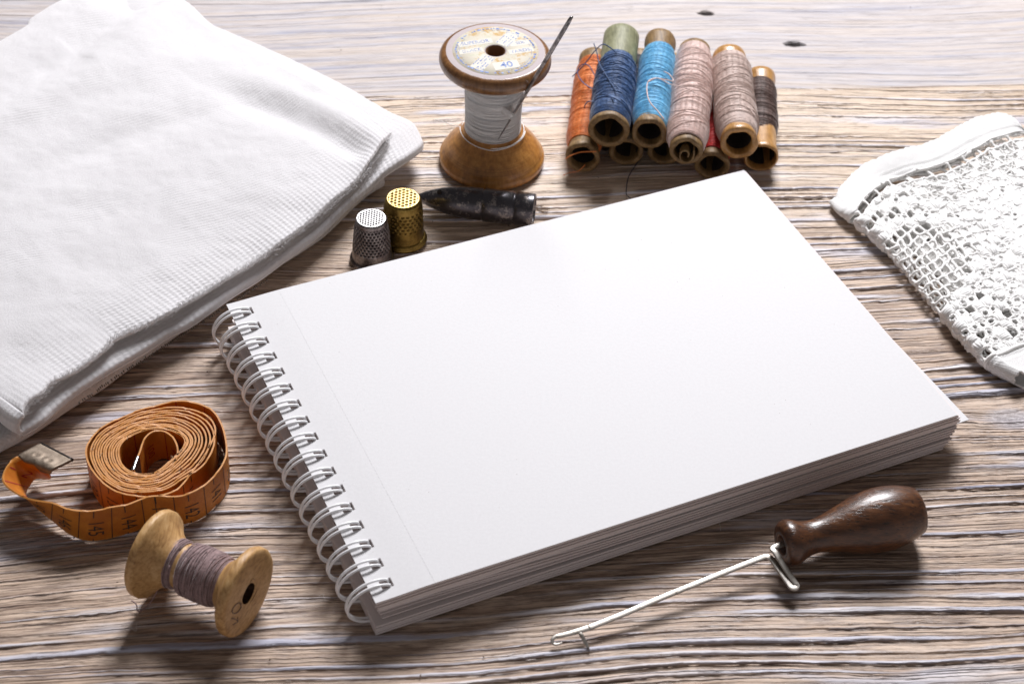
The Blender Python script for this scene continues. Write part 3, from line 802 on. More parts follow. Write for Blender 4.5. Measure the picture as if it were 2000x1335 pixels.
    hem(-.05, 1.28, -PI*RZ-6, 9.3, 'hem')
    hem(LEN-1.28, LEN-.05, -PI*RZ*.75, 9.3, 'hem')
    hem(LEN-1.1, LEN+.42, -PI*RZ-7, -PI*RZ*.8, 'hem', .08, True)
    # rolled cords
    for s_, r_ in ((1.24, .05), (LEN-1.22, .08)):
        aa = np.linspace(-1.6, 9.2, 160)
        mb = MB(); P = surf(s_+.02*np.sin(aa*5), aa, .05)
        mb.tube(P, r_*(1+.10*np.sin(aa*2*PI/.13)), 9); mb.build('cord', mat, root)
    # the lower hem folds over itself once more near the frame edge
    mb = MB(); ss = np.linspace(0, 1, 16); aa = np.linspace(1.0, 9.2, 60)
    Sg, Ag = np.meshgrid(ss, aa, indexing='ij')
    T = surf(LEN-.75+.62*Sg, Ag, .10)
    T[..., 2] += .16*np.sin(Sg*PI)*sstep(1, 2.2, Ag)+.03*np.sin(Ag*3)
    Bq = T.copy(); Bq[..., 2] -= .06
    mb.sheet(T, Bq, None, np.stack([Sg*1.0, Ag], -1)); mb.build('hem_flap', hemm, root)
build_lace()

# ------------------------------------------------------------------ wound thread
def frame(ax):
    ax = unit(ax); e1 = np.array([0, 0, 1.0]) if abs(ax[2]) < .9 else np.array([0, 1.0, 0])
    e1 = unit(e1-ax*(e1@ax)); return ax, e1, np.cross(ax, e1)
def wound(mb, o, ax, t0, t1, rf, pitch=.05, rs=.027, jit=.02, cross=16, tilt=.35, seg=22):
    """thread wound from t0 to t1 along the axis over the radius rf(t), then crossing turns on top"""
    o = np.asarray(o, float); ax, e1, e2 = frame(ax)
    N = max(3, int((t1-t0)/pitch)); m = N*seg
    th = np.linspace(0, N*2*PI, m); t = np.linspace(t0, t1, m)
    ph = rng.uniform(0, 6)
    til = tilt*.25*np.interp(t, np.linspace(t0, t1, 9), rng.normal(0, 1, 9))
    r = np.array([rf(q) for q in np.linspace(t0, t1, 80)]); r = np.interp(t, np.linspace(t0, t1, 80), r)
    rj = np.interp(th, np.arange(0, N*2*PI+2, 2.0), rng.normal(0, jit*.35, len(np.arange(0, N*2*PI+2, 2.0))))
    tj = np.interp(th, np.arange(0, N*2*PI+3, 3.0), rng.normal(0, jit, len(np.arange(0, N*2*PI+3, 3.0))))
    tt = np.clip(t+til*r*np.sin(th+ph)+tj, t0, t1)
    P = o+tt[:, None]*ax+(r+rj)[:, None]*(np.cos(th)[:, None]*e1+np.sin(th)[:, None]*e2)
    mb.tube(P, rs, 4)
    for k in range(cross):
        c = rng.uniform(t0+.12*(t1-t0), t1-.12*(t1-t0)); tl = rng.normal(0, tilt); p = rng.uniform(0, 6.3); n = rng.uniform(.6, 1.6)
        th = np.linspace(p, p+n*2*PI, int(34*n)+4)
        tt = np.clip(c+tl*rf(c)*np.sin(th-p)+(th-p)*.012*rng.normal(), t0, t1)
        rr = np.array([rf(q) for q in tt])+rs*1.1+rng.uniform(0, .01)
        mb.tube(o+tt[:, None]*ax+rr[:, None]*(np.cos(th)[:, None]*e1+np.sin(th)[:, None]*e2), rs*.95, 5)
def strand(mb, pts, r=.022, n=40):
    mb.tube(catmull(np.array(pts), n), r, 6)

# ------------------------------------------------------------------ big spool with the printed label
def build_spool():
    o = at(964, 312, 0); o[2] = 0
    HS = 5.2
    o[0] -= .07
    root = thing('thread_spool', o, 'upright wooden spool of white thread with a worn blue-printed paper label', 'spool')
    up = np.array([0, 0, 1.0])
    w = mat_wood('varnished spool wood', (.25, .10, .024), (.44, .195, .045), (.58, .29, .08), 2, .8, .34, rings=.35, coat=.3)
    wd = mat_wood('dark rim wood', (.105, .043, .015), (.19, .085, .029), (.28, .135, .046), 2, .9, .3, rings=.2, coat=.4)
    wt = mat_paper('worn lilac wood face', (.42, .36, .365), speck=False)
    mb = MB()
    mb.lathe([(.0, .01), (2.0, .01), (2.07, .04), (2.11, .12), (2.11, .30), (2.07, .38), (2.02, .42), (2.0, .50), (1.93, .62), (1.78, .84), (1.62, 1.03), (1.46, 1.20), (1.33, 1.36), (1.22, 1.5), (1.06, 1.62), (1.02, 3.9), (1.02, 4.1)], o, up, 96)
    mb.build('base_flange', w, root)
    mb = MB()
    mb.lathe([(1.02, 4.0), (1.18, 4.02), (1.30, 4.07), (1.42, 4.16), (1.62, 4.30), (1.85, 4.43), (2.0, 4.52), (2.11, 4.64), (2.17, 4.78), (2.17, 4.92), (2.12, 5.06), (2.02, 5.16), (1.93, HS-.005), (1.90, HS)], o, up, 96)
    tf = mb.build('top_flange', wd, root)
    mb = MB(); mb.lathe([(1.905, HS), (1.86, HS+.006), (.40, HS+.006), (.37, HS-.04), (.36, HS-.9), (.01, HS-.9)], o, up, 72)
    face = mb.build('flange_face', wt, root)
    # hole lining
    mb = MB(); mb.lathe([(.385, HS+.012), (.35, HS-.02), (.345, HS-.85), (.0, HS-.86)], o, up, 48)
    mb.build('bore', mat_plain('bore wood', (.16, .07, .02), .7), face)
    # paper label
    n = NT('aged printed label'); p = n.coords()
    a = n.noise(p, 1.0, 5, .75); b = n.noise(p, 4.5, 4, .7)
    col = n.mix(n.smooth(n.math('ADD', n.math('MULTIPLY', a, .6), n.math('MULTIPLY', b, .4)), .50, .60), (.53, .49, .40), (.44, .27, .08))
    col = n.mix(n.math('MULTIPLY', n.smooth(n.noise(p, 2.2, 4, .7), .58, .68), .6), col, (.45, .47, .33))
    n.set(col, .6, spec=.3); lm = n.m
    mb = MB(); mb.lathe([(1.66, HS+.008), (1.655, HS+.014), (.44, HS+.014), (.43, HS+.008)], o, up, 96)
    lab = mb.build('paper_label', lm, face)
    n = NT('faded blue print'); p = n.coords()
    q = n.noise(p, 7, 4, .75)
    n.set(n.mix(n.smooth(q, .45, .6), (.04, .10, .36), (.24, .31, .48)), .6); blue = n.m
    n = NT('cream print'); n.set((.54, .515, .45), .6); cream = n.m
    rot = math.radians(17)
    def lp(x, y, z):
        x, y = np.asarray(x, float), np.asarray(y, float)
        return np.stack([o[0]+x*math.cos(rot)-y*math.sin(rot), o[1]+x*math.sin(rot)+y*math.cos(rot), HS+z+0*x], -1)
    ink = MB()
    def word(t, x, y, size, sx=1.0, ang=0.0, wear=.0, bold=0.0):
        V, Fs = text_mesh(t, size, sx, bold)
        c, s_ = math.cos(ang), math.sin(ang)
        ink.add(lp(x+V[:, 0]*c-V[:, 1]*s_, y+V[:, 0]*s_+V[:, 1]*c, .021), [f for f in Fs if rng.random() >= wear])
    # white bands under the words
    band = MB()
    def strip(x, y, w_, h_, ang=0.0, z=.017):
        c, s_ = math.cos(ang), math.sin(ang)
        X = np.array([[-w_, -w_], [w_, w_]])/2; Y = np.array([[-h_, h_], [-h_, h_]])/2
        band.sheet(lp(x+X*c-Y*s_, y+X*s_+Y*c, z), lp(x+X*c-Y*s_, y+X*s_+Y*c, z-.003))
    strip(-.60, .72, 1.35, .34); strip(-.92, .22, .95, .30); strip(1.05, .28, .80, .34); strip(.95, -.24, .98, .32)
    strip(.12, -1.03, 1.0, .50); strip(.70, .66, 1.0, .56, .75, .0165); strip(-.70, -.66, 1.0, .56, .75, .0165)
    band.build('label_band', cream, lab, smooth=False)
    word('SUPERIOR', -.60, .72, .29, .86, 0, .10); word('GLACE', -.90, .22, .26, .95, 0, .3)
    word('SIX', 1.08, .29, .27, .95, 0, .2); word('YARDS', .93, -.24, .27, .95, 0, .15)
    word('40', .14, -1.03, .50, 1.0, 0, 0, .008)
    # broken ring of tiny print round the rim
    def arc(r0, r1, a0, a1):
        aa = np.linspace(a0, a1, 5)
        T = np.stack([lp(r*np.cos(aa), r*np.sin(aa), .021) for r in (r0, r1)], 0)
        ink.grid(T)
    a = 0
    while a < 2*PI:
        w_ = rng.uniform(.02, .11)
        if rng.random() < .82:
            r = 1.52+rng.uniform(-.012, .012); h = rng.uniform(.02, .055); arc(r-h, r+h, a, a+w_)
        a += w_+rng.uniform(.012, .05)
    for k in range(44):
        a = k/44*2*PI
        if rng.random() < .6: arc(1.385, 1.398, a, a+.11)
    for sgn in (-1, 1):
        # the worn script on the diagonal band, between two ruled edges
        for q in np.arange(-.24, .25, .12):
            t = .52
            while t < 1.33:
                ln = rng.uniform(.03, .10); h = rng.uniform(.012, .032) if abs(q) < .2 else .016
                if rng.random() < .72:
                    c, s_ = math.cos(.75), math.sin(.75); an = .75+rng.uniform(-.6, .6)*(abs(q) < .2)
                    cx, cy = sgn*t*c-q*s_, sgn*t*s_+q*c
                    X = np.array([[-ln, -ln], [ln, ln]])/2; Y = np.array([[-h, h], [-h, h]])
                    ink.grid(lp(cx+X*math.cos(an)-Y*math.sin(an), cy+X*math.sin(an)+Y*math.cos(an), .021))
                t += ln+rng.uniform(.015, .05)
    ink.build('label_print', blue, lab, smooth=False)
    # thread
    mb = MB(); rf = lambda t: 1.11+.06*sstep(2.5, 4.0, t)*1-.02*math.sin(t*2)
    mb.lathe([(.9, 1.45), (1.0, 1.52), (1.10, 1.54), (1.11, 2.2), (1.12, 3.2), (1.15, 3.95), (1.05, 4.0), (.9, 4.05), (.9, 1.45)], o, up, 64)
    tmc = NT('white cotton body'); pc = tmc.coords(); zc_ = tmc.sep(pc)[2]
    ln_ = tmc.noise(tmc.xyz(tmc.math('MULTIPLY', tmc.sep(pc)[0], .5), tmc.math('MULTIPLY', tmc.sep(pc)[1], .5), tmc.math('MULTIPLY', zc_, 16.0)), 1, 4, .7)
    tmc.bump(ln_, .8, .001)
    tmc.set(tmc.mix(tmc.smooth(ln_, .3, .55), (.66, .64, .63), (.94, .93, .92)), .45, spec=.4, Subsurface_Weight=.9, Subsurface_Scale=.012)
    tmc.b.inputs['Subsurface Radius'].default_value = (1.0, .93, .88)
    mb.build('thread', tmc.m, root)
    tm = mat_thread('white cotton', (.93, .92, .91), .05, .45, .3)
    mb = MB()
    for k in range(80):
        c = rng.uniform(1.6, 3.9); tl = rng.normal(0, .06); p_ = rng.uniform(0, 6.3); th = np.linspace(p_, p_+rng.uniform(2, 6), 40)
        rr = 1.105+.045*sstep(2.2, 3.95, c)+.006
        a_, e1, e2 = frame(up); tt = np.clip(c+tl*np.sin(th-p_), 1.55, 3.95)
        mb.tube(o+tt[:, None]*up+rr*(np.cos(th)[:, None]*e1+np.sin(th)[:, None]*e2), .014, 5)
    mb.build('thread_turns', tm, root)
    mb = MB()
    th = np.linspace(PI*.35, PI*1.9, 50)
    a_, e1, e2 = frame(up)
    R_ = 1.24+.05*np.sin(th*2); zz = 1.50-.10*np.sin(th-.4)
    Pl = o+np.outer(zz, up)+R_[:, None]*(np.cos(th)[:, None]*e1+np.sin(th)[:, None]*e2)
    mb.tube(Pl, .018, 6)
    cam = unit([CAM[0]-o[0], CAM[1]-o[1], 0]); side = np.array([-cam[1], cam[0], 0])
    lp_ = [o+cam*math.cos(t)*1.3+side*math.sin(t)*1.3+up*(1.42+.12*abs(math.sin(t))) for t in np.linspace(-1.6, 1.5, 20)]
    strand(mb, lp_, .018, 60)
    e = lp_[0] if (lp_[0][0] < o[0]) else lp_[-1]
    strand(mb, [e, e+np.array([-.25, .0, .05]), e+np.array([-.6, .1, .12]), e+np.array([-1.0, .25, .14])], .013, 30)
    mb.build('loose_thread', tm, root)
    # needle stuck under the outer turns, leaning on the upper rim
    tip = at(973, 272, 0); cdir = cam
    pz = None
    pr = o+cam*1.20+np.array([.15, 0, 0]); 
    # tip: the point on the pixel ray at the front of the wound thread
    def on_ray_at(u, v, plane_pt, nrm):
        d = ray(u, v); k = ((plane_pt-CAM)@nrm)/(d@nrm); return CAM+d*k
    A_ = on_ray_at(973, 273, o+cam*1.17, cam); mid = on_ray_at(992, 232, o+cam*1.14, cam)
    # rim contact: right-hand edge of the top flange
    Bp = on_ray_at(1062, 118, o+cam*.95, cam)
    E_ = on_ray_at(1117, 33, o+cam*1.9, cam)
    nd = thing('needle', A_, 'dark steel needle stuck under the white thread and leaning on the spool rim', 'needle')
    steel = mat_metal('dark needle steel', (.12, .11, .115), (.38, .36, .36), .28, .4, 3)
    mb = MB(); t = np.linspace(0, 1, 24)
    Pn = np.array([on_ray_at(973+(1117-973)*q, 273+(33-273)*q, o+cam*(1.13+1.55*q), cam) for q in t])
    rr = np.interp(t, [0, .05, .25, .5, .9, .97, 1], [.006, .025, .062, .080, .086, .08, .06])
    mb.tube(Pn, rr, 12); mb.build('shaft', steel, nd)
    i0, i1 = 21, 22
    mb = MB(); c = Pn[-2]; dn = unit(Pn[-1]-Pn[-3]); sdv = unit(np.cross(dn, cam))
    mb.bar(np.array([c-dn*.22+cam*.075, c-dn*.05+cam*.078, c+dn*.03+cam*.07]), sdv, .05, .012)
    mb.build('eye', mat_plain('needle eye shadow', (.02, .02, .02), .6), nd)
    # turns that hold the needle down
    mb = MB()
    for k in range(7):
        c = Pn[4]+(Pn[5]-Pn[4])*(k*.16); rel = c-o; a0_ = math.atan2(rel@side, rel@cam)
        da = np.linspace(-.75, .75, 40); rr = 1.12+.0*da+(math.hypot(rel@side, rel@cam)+.075-1.12)*np.exp(-(da/.10)**2)
        mb.tube(o+up*(c[2]-o[2])+up*(.02*np.sin(da*2+k))[:, None]+rr[:, None]*(np.cos(a0_+da)[:, None]*cam+np.sin(a0_+da)[:, None]*side), .018, 5)
    mb.build('holding_thread', tm, root)
build_spool()

# ------------------------------------------------------------------ bobbins
G_BOB = 'paper tubes of coloured thread stacked in two rows'
TUBEWOOD = [mat_wood('brown paper tube', (.10, .055, .02), (.20, .12, .045), (.30, .19, .08), 1, 1.5, .55),
            mat_wood('amber wooden tube', (.24, .115, .03), (.40, .205, .06), (.52, .29, .10), 1, 1.2, .35, coat=.3),
            mat_wood('greenish paper tube', (.11, .11, .055), (.20, .20, .11), (.30, .30, .18), 1, 1.8, .55)]
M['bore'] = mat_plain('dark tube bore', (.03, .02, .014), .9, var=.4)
BOB = []
def bobbin(label, fpx, bpx, z, r_end, r_core, color, cover=(.04, .9), tube=0, bulge=.12, cross=14, tilt=.35, var=.35, tube2=None, bare=None, zb=None, pitch=.030, srad=.017, hole=.72, flat=0.0, sheen=.35):
    f = at(*fpx, z); b = at(*bpx, z if zb is None else zb)
    ax = unit(b-f); L = np.linalg.norm(b-f)
    root = thing('bobbin', f+(b-f)/2*np.array([1, 1, 0]), label, 'thread bobbin', G_BOB)
    ro = r_end; ri = ro*hole
    wob = lambda a, t, r: ((.022*np.sin(a*2+1.3+z+fpx[0])+.005*np.sin(a*5+fpx[0])+.012*np.sin(a*3+2+fpx[1])*(r < ri+.02))*(r > .2), (.03*np.sin(a*3+fpx[0])+.018*np.sin(a*7))*(t < .3))
    mb = MB()
    mb.lathe([(ri*.95, 1.6), (ri, .5), (ri, .03), (ri+.03, -.005), (ro-.04, 0), (ro, .04), (ro*.985, .25), (r_core, .5), (r_core, L-.6), (ro*(.97 if bare is None else .8), L-.25), (ro*(.97 if bare is None else .8), L-.04), (ro*.78, L), (ri*.9, L-.02), (ri*.9, L-.6)], f, ax, 64, wob)
    mb.build('tube', TUBEWOOD[tube if tube2 is None else tube2], root)
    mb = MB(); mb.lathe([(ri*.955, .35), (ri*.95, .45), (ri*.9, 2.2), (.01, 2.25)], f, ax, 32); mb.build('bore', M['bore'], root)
    if bare is not None:
        mb = MB(); mb.lathe([(r_core, L*.66), (r_core+.025, L*.68), (r_core+.03, L-.3), (r_core+.03, L-.03), (r_core-.02, L+.02), (ri, L+.01), (ri, L-.4)], f, ax, 40, wob)
        mb.build('bare_end', TUBEWOOD[bare], root)
    t0, t1 = cover[0]*L, cover[1]*L
    def rf(t):
        q = (t-t0)/(t1-t0)
        return r_core+bulge*min(1, 6*q+.25, 6*(1-q)+.25)+.02*math.sin(q*11+fpx[0])
    mb = MB()
    mb.lathe([(r_core*.9, t0)]+[(rf(t)-.012, t) for t in np.linspace(t0, t1, 24)]+[(r_core*.9, t1)], f, ax, 36)
    wound(mb, f, ax, t0, t1, lambda t: rf(t)-srad*.7, pitch, srad, .02, cross, tilt)
    tm = mat_thread('thread '+label.split()[0], color, var, .55, sheen)
    mb.build('thread', tm, root)
    BOB.append((root, f, ax, L, rf, tm))
    return root, f, ax, L, rf, tm
bobbin('orange thread bobbin at the left end of the bottom row', (1138, 309), (1162, 118), .74, .70, .60, (.70, .205, .045), (.10, .95), 0, .15, 8, .2, .22)
bobbin('dark empty-looking tube under the blue and light blue bobbins', (1223, 297), (1248, 118), .72, .68, .60, (.03, .028, .035), (.10, .93), 0, .07, 8)
bobbin('dark brown tube in the bottom row under the light blue bobbin', (1298, 297), (1310, 125), .72, .66, .58, (.06, .03, .02), (.10, .93), 0, .08, 8)
bobbin('red thread bobbin in the bottom row showing between the two beige ones', (1391, 325), (1400, 150), .74, .69, .62, (.62, .03, .025), (.08, .93), 0, .13, 10)
bobbin('dark brown thread bobbin with bare amber ends at the right end', (1487, 309), (1484, 153), .70, .68, .62, (.105, .06, .048), (.24, .86), 1, .07, 8, .3, .35, hole=.84)
blue = bobbin('dark blue thread bobbin with an olive bare end on the top row', (1189, 256), (1214, 73), 2.08, .80, .70, (.045, .10, .235), (.05, .70), 0, .13, 26, .45, .45, tube2=0, pitch=.040, srad=.024, bare=2)
lblue = bobbin('light blue thread bobbin on the top row', (1268, 262), (1290, 82), 2.06, .70, .62, (.15, .46, .72), (.07, .86), 0, .13, 12, .25, .22, tube2=0)
pink = bobbin('pinkish beige bobbin with a crushed wooden end on the top row', (1340, 296), (1357, 97), 2.06, .64, .62, (.69, .515, .465), (.05, .955), 0, .22, 26, .4, .2, hole=.7)
tan = bobbin('taupe thread bobbin with a clean amber tube end on the top row', (1444, 280), (1424, 115), 1.99, .76, .68, (.57, .44, .39), (.07, .955), 1, .17, 16, .3, .2, hole=.7)
def loose(bob, pts, r=.022, name='loose_thread'):
    mb = MB(); strand(mb, [at(u, v, z) for u, v, z in pts], r, 60); mb.build(name, bob[5], bob[0])
loose(blue, [(1205, 104, 2.9), (1190, 92, 3.1), (1177, 87, 3.2), (1162, 100, 2.6), (1140, 128, 1.9), (1118, 150, 1.4)], .024)
loose(blue, [(1160, 85, 3.2), (1166, 102, 3.0), (1170, 122, 2.8), (1180, 140, 2.9), (1205, 180, 3.0)], .022)
loose(blue, [(1163, 150, 2.0), (1150, 128, 2.1), (1135, 128, 1.9), (1128, 142, 1.7), (1138, 160, 1.7), (1158, 174, 2.1), (1182, 185, 2.7), (1200, 196, 3.0)], .022)
loose(blue, [(1160, 199, 2.5), (1150, 198, 2.2), (1143, 205, 1.9), (1142, 212, 1.7)], .022)
loose(pink, [(1297, 140, 3.0), (1308, 146, 3.0), (1315, 158, 3.0), (1300, 156, 3.05), (1280, 153, 3.05), (1266, 160, 3.05), (1264, 180, 3.05), (1270, 200, 3.03), (1285, 217, 3.0), (1297, 233, 2.95)], .024)
loose(pink, [(1266, 160, 3.08), (1285, 153, 3.1), (1310, 165, 3.1), (1340, 172, 3.2), (1365, 185, 3.1)], .02)
loose(BOB[1], [(1258, 300, .7), (1252, 308, .35), (1240, 325, .15), (1228, 345, .08), (1224, 365, .05), (1224, 380, .05), (1232, 388, .05)], .022)
loose(BOB[0], [(1105, 310, .75), (1115, 304, 1.0), (1135, 297, 1.1), (1165, 296, 1.2)], .026)
loose(BOB[0], [(1100, 342, .05), (1115, 337, .1), (1130, 334, .35), (1143, 322, .7)], .016)
# the crushed end of the pinkish bobbin
mb = MB(); pf, pax = pink[1], pink[2]
a_, e1, e2 = frame(pax)
sp = np.linspace(0, 1, 40); r_ = .42-.30*sp; an = 1.0+sp*7.5
mb.bar(pf-pax*.02+(r_*np.cos(an))[:, None]*e1+(r_*.8*np.sin(an))[:, None]*e2, pax, .5, .05)
mb.build('crushed_paper', TUBEWOOD[0], pink[0])

# ------------------------------------------------------------------ thimbles
def hexdots(x, y, d, r):
    h = d*.866; best = np.full(x.shape, 9.0)
    j0 = np.floor(y/h)
    for dj in (0, 1):
        j = j0+dj; off = (j % 2)*.5
        i = np.round(x/d-off); best = np.minimum(best, np.hypot(x-(i+off)*d, y-j*h))
    return np.exp(-(best/r)**4)
def darken(ob, mb, dep, mat):
    # faces pressed in deeper than half get the dark metal
    ob.data.materials.append(mat)
    n, m = dep.shape
    f = (dep[:-1, :-1]+dep[1:, :-1]+dep[1:, 1:]+dep[:-1, 1:])/4
    idx = np.zeros(len(ob.data.polygons), np.int32); idx[:f.size] = (f.reshape(-1) > .5).astype(np.int32)
    ob.data.polygons.foreach_set('material_index', idx)
def thimble(label, cpx, H, r0, r1, mat, kind):
    o = at(*cpx, 0); up = np.array([0, 0, 1.0])
    root = thing('thimble', o, label, 'thimble', 'thimbles')
    if kind == 'silver':
        # rolled rim, a plain band, then the dimpled body
        rim = [(r0-.10, .0), (r0-.02, .01), (r0+.05, .05), (r0+.06, .10), (r0+.02, .16), (r0-.04, .18)]
        mb = MB(); mb.lathe(rim, o, up, 72); mb.build('rim', mat, root)
        z = np.linspace(.17, H-.13, 150); zz = (z-.17)/(H-.30)
        r = r0-.03-(r0-.03-r1-.07)*zz**1.25-.03*sstep(.75, 1, zz)
        prof = list(zip(r, z))+[(r1+.07-.02-q, H-.13+s_) for q, s_ in ((.01, .05), (.03, .09), (.065, .12))]
        def disp(a, t, rr):
            row = (t-.62)/.125; k = np.floor(row); fy = row-k-.5
            nn = 28; q = a/(2*PI)*nn+(k % 2)*.5; fx = q-np.floor(q)-.5
            m = np.exp(-((fx/.30)**2+(fy/.32)**2)**2)*((t > .62) & (t < H-.20))
            return -.07*m, 0*t
        mb = MB(); mb.lathe(prof, o, up, 300, disp); darken(mb.build('body', mat, root), mb, mb.dep, MT['grime'])
        rt = r1+.07-.085
        def dispt(a, t, rr):
            m = hexdots(rr*np.cos(a), rr*np.sin(a), .115, .036)
            return 0*t, -.045*m*(rr < rt-.03)
        rr = np.linspace(.001, rt, 90)[::-1]
        mb = MB(); mb.lathe([(q, H-.01+.012*(1-(q/rt)**2)) for q in rr], o, up, 220, dispt); darken(mb.build('cap', MT['silver_cap'], root), mb, mb.dep, MT['grime'])
    else:
        rim = [(r0-.10, .0), (r0, .01), (r0+.06, .06), (r0+.075, .12), (r0+.05, .17), (r0-.01, .19), (r0+.02, .22), (r0+.01, .26), (r0-.05, .28)]
        mb = MB(); mb.lathe(rim, o, up, 72); mb.build('rim', mat, root)
        z = np.linspace(.27, H-.17, 150); zz = (z-.27)/(H-.44)
        r = r0-.05-(r0-.05-r1-.09)*zz**1.1-.03*sstep(.8, 1, zz)
        prof = list(zip(r, z))+[(r1+.06-q, H-.17+s_) for q, s_ in ((.01, .06), (.03, .11), (.065, .15), (.10, .17))]
        def disp(a, t, rr):
            row = (t-.80)/.15; k = np.floor(row); fy = row-k-.5
            nn = 22; q = a/(2*PI)*nn+(k % 2)*.5; fx = q-np.floor(q)-.5
            size = .22+.10*sstep(.8, 1.3, t)
            m = np.exp(-((fx/size)**2+(fy/(size))**2)**2)*((t > .80) & (t < H-.36))
            kn = (np.sin((a*70)+(t*30)) > .2)*((t > .34) & (t < .52))
            return -.045*m-.012*kn, 0*t
        mb = MB(); mb.lathe(prof, o, up, 300, disp); darken(mb.build('body', mat, root), mb, mb.dep, MT['brass_grime'])
        rt = r1-.04
        def dispt(a, t, rr):
            m = hexdots(rr*np.cos(a), rr*np.sin(a), .165, .052)
            return 0*t, -.045*m*(rr < rt-.03)
        rr = np.linspace(.001, rt, 90)[::-1]
        mb = MB(); mb.lathe([(q, H+.015*(1-(q/rt)**2)) for q in rr], o, up, 220, dispt); darken(mb.build('cap', MT['brass_cap'], root), mb, mb.dep, MT['brass_grime'])
MT = {'grime': mat_plain('grime in silver', (.05, .042, .04), .5, .6), 'brass_grime': mat_plain('grime in brass', (.16, .095, .02), .45, .8)}
MT['silver'] = mat_metal('tarnished silver', (.10, .085, .085), (.34, .31, .30), .3, .42, 2.2, .38, .66)
MT['silver_cap'] = mat_metal('bright worn silver', (.45, .44, .44), (.62, .61, .60), .42, .5, 3)
MT['brass'] = mat_metal('old brass', (.13, .085, .02), (.31, .21, .06), .3, .42, 2.0, .36, .62)
MT['brass_cap'] = mat_metal('worn brass', (.46, .31, .11), (.62, .46, .21), .36, .46, 4)
thimble('small silver thimble with a dark dimpled band beside the sketchbook', (727, 506), 2.0, .78, .55, MT['silver'], 'silver')
thimble('brass thimble behind the silver one, touching the towel side', (788, 468), 2.02, .84, .64, MT['brass'], 'brass')

# ------------------------------------------------------------------ pointed steel case
def build_case():
    a = at(813, 384, .62); b = at(1044, 411, .66)
    ax = unit(b-a); L = np.linalg.norm(b-a)
    root = thing('needle_case', a+(b-a)/2*np.array([1, 1, 0]), 'bullet-shaped blackened steel case lying in front of the big spool', 'needle case')
    m = mat_metal('blackened worn steel', (.06, .055, .066), (.36, .32, .29), .26, .42, 2.4, .50, .66, .8, .03); m.node_tree.nodes['Principled BSDF'].inputs['Coat Weight'].default_value = 1.0; m.node_tree.nodes['Principled BSDF'].inputs['Coat Roughness'].default_value = .34
    prof = [(.0, 0), (.05, .01), (.12, .10), (.24, .32), (.36, .62), (.47, .98), (.56, 1.4), (.61, 1.8), (.635, 2.2), (.635, 2.58), (.605, 2.60), (.605, 2.66), (.65, 2.69), (.65, L*.82), (.61, L*.825), (.61, L*.845), (.655, L*.85), (.65, L-.04), (.63, L), (.53, L), (.51, L-.03), (.50, L-.8)]
    mb = MB(); mb.lathe(prof, a, ax, 72)
    mb.build('body', m, root)
    mb = MB(); mb.lathe([(.515, L-.02), (.50, L-.5), (0, L-.55)], a, ax, 40); mb.build('bore', M['bore'], root)
    h = at(866, 385, .62)
    c = a+ax*1.02; ax_, e1, e2 = frame(ax)
    nrm = unit(e1*.86+unit(np.array([0, -1.0, 0]))*.25+ax*(-.18))
    p0 = a+ax*1.02+nrm*.40
    mb = MB(); mb.tube(np.array([p0, p0+nrm*.125]), .09, 16); mb.build('pin_hole', M['bore'], root)
build_case()

